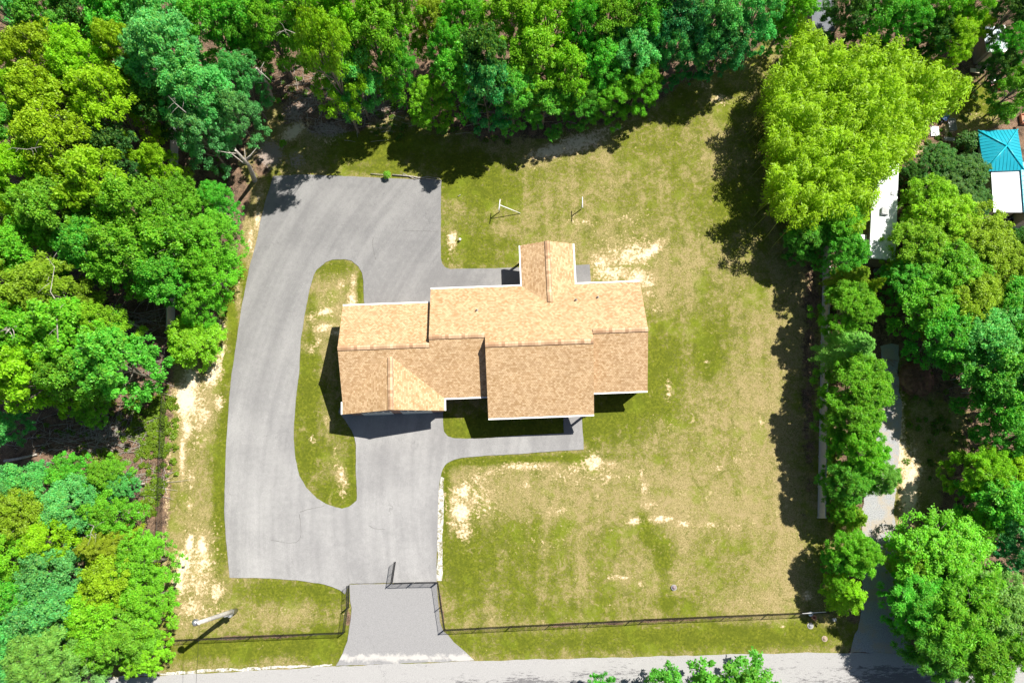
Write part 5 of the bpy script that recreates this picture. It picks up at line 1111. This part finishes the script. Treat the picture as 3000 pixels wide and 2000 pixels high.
for i, (x, y, r, h) in enumerate([(870, 195, 22, 2.2), (640, 232, 7, .8), (1015, 300, 14, 1.2), (650, 330, 10, 1.0)]):
    plant(x, y, r, h, 'M', 'shrub', ['green understory shrub in the shade below the lime oak', 'tuft of green at the foot of the leaning trunk', 'low green shrub on the litter left of the lawn shadow', 'small shrub in the gravelly shade above the driveway'][i])

def bare_trunk(label, bx, by, tx, ty, h, r=.22, n=0):
    b = Vector(U(bx, by)); t = Vector(U(tx, ty, h)); root = empty('dead_tree', (b.x, b.y, 0)); tag(root, label, 'tree')
    d = Vector((t.x-b.x, t.y-b.y, h)); m = d*.5+Vector((.25, .1, 0)); mb = MB(); mb.tube([(0, 0, -.2), (0, 0, .02), tuple(d*.25+Vector((.15, .05, 0))), tuple(m), tuple(d)], [r*1.6, r*1.25, r, r*.8, r*.45], 10); mb.build('trunk', BARKL, root)
    rr = random.Random(n); mb = MB()
    for i in range(6): s = d*rr.uniform(.55, 1); e = s+Vector((rr.uniform(-1.4, 1.4), rr.uniform(-1.4, 1.4), rr.uniform(.3, 1.2))); mb.tube([s, s.lerp(e, .5)+Vector((.1, -.1, .1)), e], [.06, .04, .012], 5)
    mb.build('limb', BARKL, root)
bare_trunk('pale leaning tree trunk rooted by the upper left corner of the driveway', 746, 528, 690, 440, 9, .2, 1)
bare_trunk('pale leaning tree trunk rooted on the yellow patch left of the shaded ground', 795, 293, 752, 200, 9, .2, 2)
def dead_limb(label, pts, r=.07, n=0, z=8.0, name='dead_branch'):
    r *= .62; P = [U3(x, y, z-.5) for x, y in pts]; o = P[0].copy(); q = [p-o for p in P]; q = [v+Vector((0, 0, .25*i)) for i, v in enumerate(q)]; rr = random.Random(n)
    root = empty(name, tuple(o)); tag(root, label, 'branch'); mb = MB(); mb.tube(q, [r*(1-.8*i/(len(q)-1)) for i in range(len(q))], 6); mb.build('limb', BARKL, root); mb = MB()
    for i in range(5): s = q[rr.randrange(len(q)-1)].lerp(q[-1], rr.uniform(.1, .7)); e = s+Vector((rr.uniform(-.9, .9), rr.uniform(-.9, .9), rr.uniform(.0, .6))); mb.tube([s, s.lerp(e, .55)+Vector((.08, .1, .05)), e], [r*.45, r*.3, r*.12], 4)
    mb.build('twig', BARKL, root)
dead_limb('thick pale bare limb at the left edge of the forest', [(0, 972), (30, 960), (60, 960)], .16, 1, 13.4)
dead_limb('long crooked pale branch across the olive tree', [(170, 1000), (168, 880), (158, 860), (175, 790), (157, 764)], .09, 2, 13.6)
dead_limb('forked pale branch below the olive tree', [(105, 970), (108, 940), (130, 925), (150, 955)], .09, 3, 13.5)
dead_limb('long bare branch in the upper left dark gap', [(250, 385), (200, 360), (145, 342)], .07, 4, 12.5)
dead_limb('horizontal bare branch in the left forest above the twiggy yellow tree', [(45, 435), (85, 442), (132, 438)], .07, 5, 15.3)
dead_limb('pale bare fork inside the upper blue-green trees', [(545, 330), (520, 310), (500, 290)], .06, 6, 15.2)
dead_limb('dead reddish twig crown at the gap above the blue-green trees', [(672, 205), (668, 175), (664, 145), (655, 140)], .06, 7, 9)
dead_limb('bare twigs hanging from the lime oak', [(895, 200), (900, 170), (912, 150)], .05, 8, 8)
dead_limb('pale bare branches at the left flank of the lime oak', [(870, 100), (840, 92), (818, 108)], .05, 9, 14.5)
dead_limb('pale bare branch in the middle of the lower left wood', [(260, 1535), (280, 1540), (275, 1560), (292, 1575)], .06, 10, 11.3)
dead_limb('bare white branch at the rim of the forest above the clearing', [(332, 1103), (345, 1130), (362, 1166)], .05, 11, 6)
# logs and sticks on the ground
def log(label, pts, r, z=.12, name='fallen_log'):
    P = [U3(x, y, z) for x, y in pts]; o = Vector((P[0].x, P[0].y, 0)); mb = MB(); mb.tube([p-o for p in P], [r*(1-.45*i/(len(P)-1)) for i in range(len(P))], 8); tag(mb.build(name, BARKL, loc=tuple(o)), label, 'log')
log('long grey fallen log in the shade below the tan fence', [(330, 900), (370, 935), (420, 965), (450, 995)], .16, .2)
log('pale fallen log at the left edge of the brush clearing', [(12, 1350), (60, 1342), (108, 1330)], .14, .2)
log('short dead log leaning among the shrubs near the side fence', [(365, 1425), (400, 1420), (425, 1415)], .11, .5)
log('grey dead stem poking out of the trees at the side fence', [(335, 1516), (370, 1504), (408, 1500)], .1, 3.0)
log('slim fallen trunk in the shade right of the tan fence', [(517, 897), (545, 910), (573, 925)], .09, .3)
log('long pale cut pole lying along the top edge of the driveway', [(1150, 512), (1200, 516), (1240, 522), (1292, 528)], .07, .12, 'cut_pole')
log('thin cut branch lying left of the tiny bush at the driveway top', [(1086, 509), (1110, 511), (1128, 512)], .045, .1, 'cut_pole')
log('thin crooked branch beside the long pole at the driveway top', [(1180, 508), (1215, 524), (1250, 517), (1290, 524)], .04, .14, 'cut_pole')
log('short white stick on the grass beside the driveway shadow', [(1342, 575), (1350, 570)], .04, .08, 'cut_pole')

# bamboo: one mass of plumes
def bamboo():
    poly = [(x*S, y*S) for x, y in [(1845, 45), (1870, 60), (1905, 105), (1960, 92), (2050, 95), (2120, 130), (2200, 165), (2238, 190), (2215, 215), (2160, 250), (2120, 310), (2070, 370), (2030, 410), (2005, 470), (1975, 520), (1915, 520), (1850, 505), (1800, 480), (1775, 420), (1785, 370), (1770, 320), (1775, 250), (1765, 195), (1795, 140), (1825, 110)]]
    rng = np.random.default_rng(9); r = random.Random(9); plumes = []
    def ins(x, y):
        c = False; n = len(poly)
        for i in range(n):
            x1, y1 = poly[i]; x2, y2 = poly[(i+1) % n]
            if (y1 > y) != (y2 > y) and x < (x2-x1)*(y-y1)/(y2-y1)+x1: c = not c
        return c
    tries = 0
    while len(plumes) < 430 and tries < 20000:
        tries += 1; x, y = r.uniform(2240, 2870), r.uniform(50, 680)
        if not ins(x, y): continue
        h = r.choice((r.uniform(4.2, 6.2), r.uniform(6.2, 8.6), r.uniform(6.8, 8.8)))*(1.0 if x < 2650 else .82)
        if all((x-q[0])**2+(y-q[1])**2 > 16.5**2 for q in plumes): plumes.append((x, y, h))
    Cs, Ns, As, T, Yg = [], [], [], [], []; cul = MB()
    for x, y, h in plumes:
        X, Y = U(x, y, h*.9); a = r.uniform(0, 6.28); lean = np.array([math.cos(a), math.sin(a), 0])*r.uniform(.3, 1.0); n = 270; ti = r.uniform(0, 1)
        t = rng.uniform(0, 1, n)**.7; rad = (.28+.75*np.sin(np.pi*(1-t)**.75*.9))*.72; an = rng.uniform(0, 6.28, n); d = np.stack([np.cos(an), np.sin(an), np.zeros(n)], 1)
        c = np.array([X, Y, h])+lean*((t-.6)*1.2)[:, None]+d*(rad*rng.uniform(.3, 1.05, n))[:, None]; c[:, 2] = h-(1-t)*3.2+rng.normal(0, .1, n)-rad*.3
        Cs.append(c); Ns.append(d*.4+np.array([0, 0, .9])+unit(rng, n)*.5); As.append(d+lean*.8+np.array([0, 0, -.5])+unit(rng, n)*.5); T.append(np.clip(.3+.35*ti+rng.normal(0, .15, n), 0, 1)); Yg.append(np.clip(t*.5+rng.normal(0, .2, n), 0, .8))
        cul.tube([(X-lean[0]*1.2, Y-lean[1]*1.2, -.1), (X-lean[0]*.7, Y-lean[1]*.7, h*.6), (X+lean[0]*.4, Y+lean[1]*.4, h-.3)], [.035, .03, .012], 4, False)
    C, Nn, A, T, Yg = map(np.concatenate, (Cs, Ns, As, T, Yg)); L = .32*rng.uniform(.6, 1.3, len(C)); me = leafmesh('bamboo_leaves', C, Nn, A, L, L*.28, T, Yg, LEAFN)
    o = bpy.data.objects.new('bamboo_grove', me); o.color = (.24, .42, .008, 1); link(o); tag(o, 'dense grove of yellow-green bamboo filling the upper right, right of the back lawn', 'bamboo', kind='stuff')
    c = cul.build('culms', simple('bamboo_stem', (.2, .25, .05), .5), o); tag(c, kind='stuff')
bamboo()

def cover(name, label, cat, patches, hue, leaf, seed, hmax=.5, mat=None):
    rng = np.random.default_rng(seed); Cs, T = [], []
    for x, y, rx, ry, n in patches:
        m = max(1, n//60)
        for _ in range(m):
            cx, cy = x+rng.normal()*rx*.5, y+rng.normal()*ry*.5; X, Y = U(cx, cy); k = 60; rr = rng.uniform(.15, .4); d = unit(rng, k); d[:, 2] = abs(d[:, 2])
            Cs.append(np.array([X, Y, 0])+d*rng.uniform(.4, 1, k)[:, None]*np.array([rr, rr, hmax*rng.uniform(.5, 1)])); T.append(np.clip(rng.uniform(.1, .7)+rng.normal(0, .15, k), 0, 1))
    C, T = np.concatenate(Cs), np.concatenate(T); n = len(C); Nn = unit(rng, n)*.6+np.array([0, 0, .8]); L = leaf*rng.uniform(.6, 1.4, n)
    me = leafmesh(name, C, Nn, unit(rng, n), L, L*.45, T, np.clip(rng.normal(.35, .3, n), 0, 1), mat or LEAF); o = bpy.data.objects.new(name, me); o.color = (*hue, 1); link(o); tag(o, label, cat, kind='stuff')
cover('undergrowth', 'low yellow-green weeds and brambles spreading beside the black side fence', 'weeds', [(440, 1190, 70, 40, 2400), (470, 1250, 40, 60, 2400), (450, 1310, 60, 60, 3600), (410, 1240, 60, 40, 1000), (380, 1260, 30, 20, 600), (460, 1400, 30, 60, 1500), (440, 1450, 30, 40, 900), (320, 1340, 80, 25, 1600), (300, 1330, 60, 20, 700), (430, 1480, 40, 30, 900), (480, 1180, 30, 60, 1200), (510, 1330, 10, 120, 500)], (.11, .19, .014), .2, 5)
cover('forest_undergrowth', 'scattered dark seedlings on the shaded forest floor', 'ground plants', [(1000, 280, 200, 60, 900), (960, 200, 100, 60, 600), (1280, 340, 200, 60, 1400), (1150, 380, 60, 20, 600), (1330, 380, 60, 20, 400), (1950, 180, 200, 40, 1600), (2180, 120, 80, 50, 1600), (300, 880, 80, 50, 800), (200, 1260, 150, 50, 900), (2800, 1300, 120, 100, 1600), (2750, 1200, 80, 100, 800), (2850, 280, 90, 70, 1600), (2700, 420, 80, 60, 1500), (2830, 420, 40, 30, 900), (2440, 1200, 30, 500, 1500), (2440, 700, 30, 200, 800), (700, 330, 60, 60, 500), (640, 520, 40, 40, 600), (1460, 420, 30, 12, 200)], (.05, .13, .012), .17, 6, .35)
def sticks():
    mb = MB(); r = random.Random(4)
    for x, y, rx, ry, n in [(200, 1280, 170, 60, 170), (330, 1280, 90, 50, 110), (420, 1430, 60, 60, 60), (1050, 320, 180, 70, 150), (900, 240, 120, 60, 90), (400, 950, 90, 70, 110), (1480, 340, 200, 40, 50), (2830, 1100, 60, 60, 40), (430, 1080, 40, 60, 40)]:
        for _ in range(n):
            p = U3(r.gauss(x, rx*.55), r.gauss(y, ry*.55), .05); a = r.uniform(-.5, .5)+(r.random() < .3)*1.4; L = r.uniform(.4, 2.4)
            q = p+Vector((math.cos(a)*L, math.sin(a)*L, r.uniform(0, .25))); mb.tube([p, p.lerp(q, .5)+Vector((r.uniform(-.1, .1), r.uniform(-.1, .1), .05)), q], [.025, .018, .008], 4, False)
    tag(mb.build('fallen_sticks', BARKL), 'litter of dead sticks and twigs over the woodland floor', 'sticks', kind='stuff')
sticks()
def brush_pile():
    c = U(2685, 1110); root = empty('brush_pile', (c[0], c[1], 0)); tag(root, 'reddish brown heap of brush half in shade right of the gravel lane', 'brush pile'); r = random.Random(8); mb = MB()
    for _ in range(420):
        a, d = r.uniform(0, 6.28), r.gauss(0, .75); z = max(.05, .75*math.exp(-d*d/1.2)*r.uniform(.3, 1)); p = Vector((d*math.cos(a)*1.1, d*math.sin(a)*1.3, z)); b = r.uniform(0, 6.28); L = r.uniform(.25, .9)
        mb.tube([p, p+Vector((math.cos(b)*L, math.sin(b)*L, r.uniform(-.15, .2)))], [.03, .012], 4, False)
    mb.build('branches', MULCHM, root)
    mb = MB(); mb.lathe((0, 0, -.1), [(1.7, 0), (1.2, .35), (.6, .6), (0, .7)], 18); mb.build('mound', simple('red_clay', (.3, .15, .10), .95, .3, 3), root)
brush_pile()
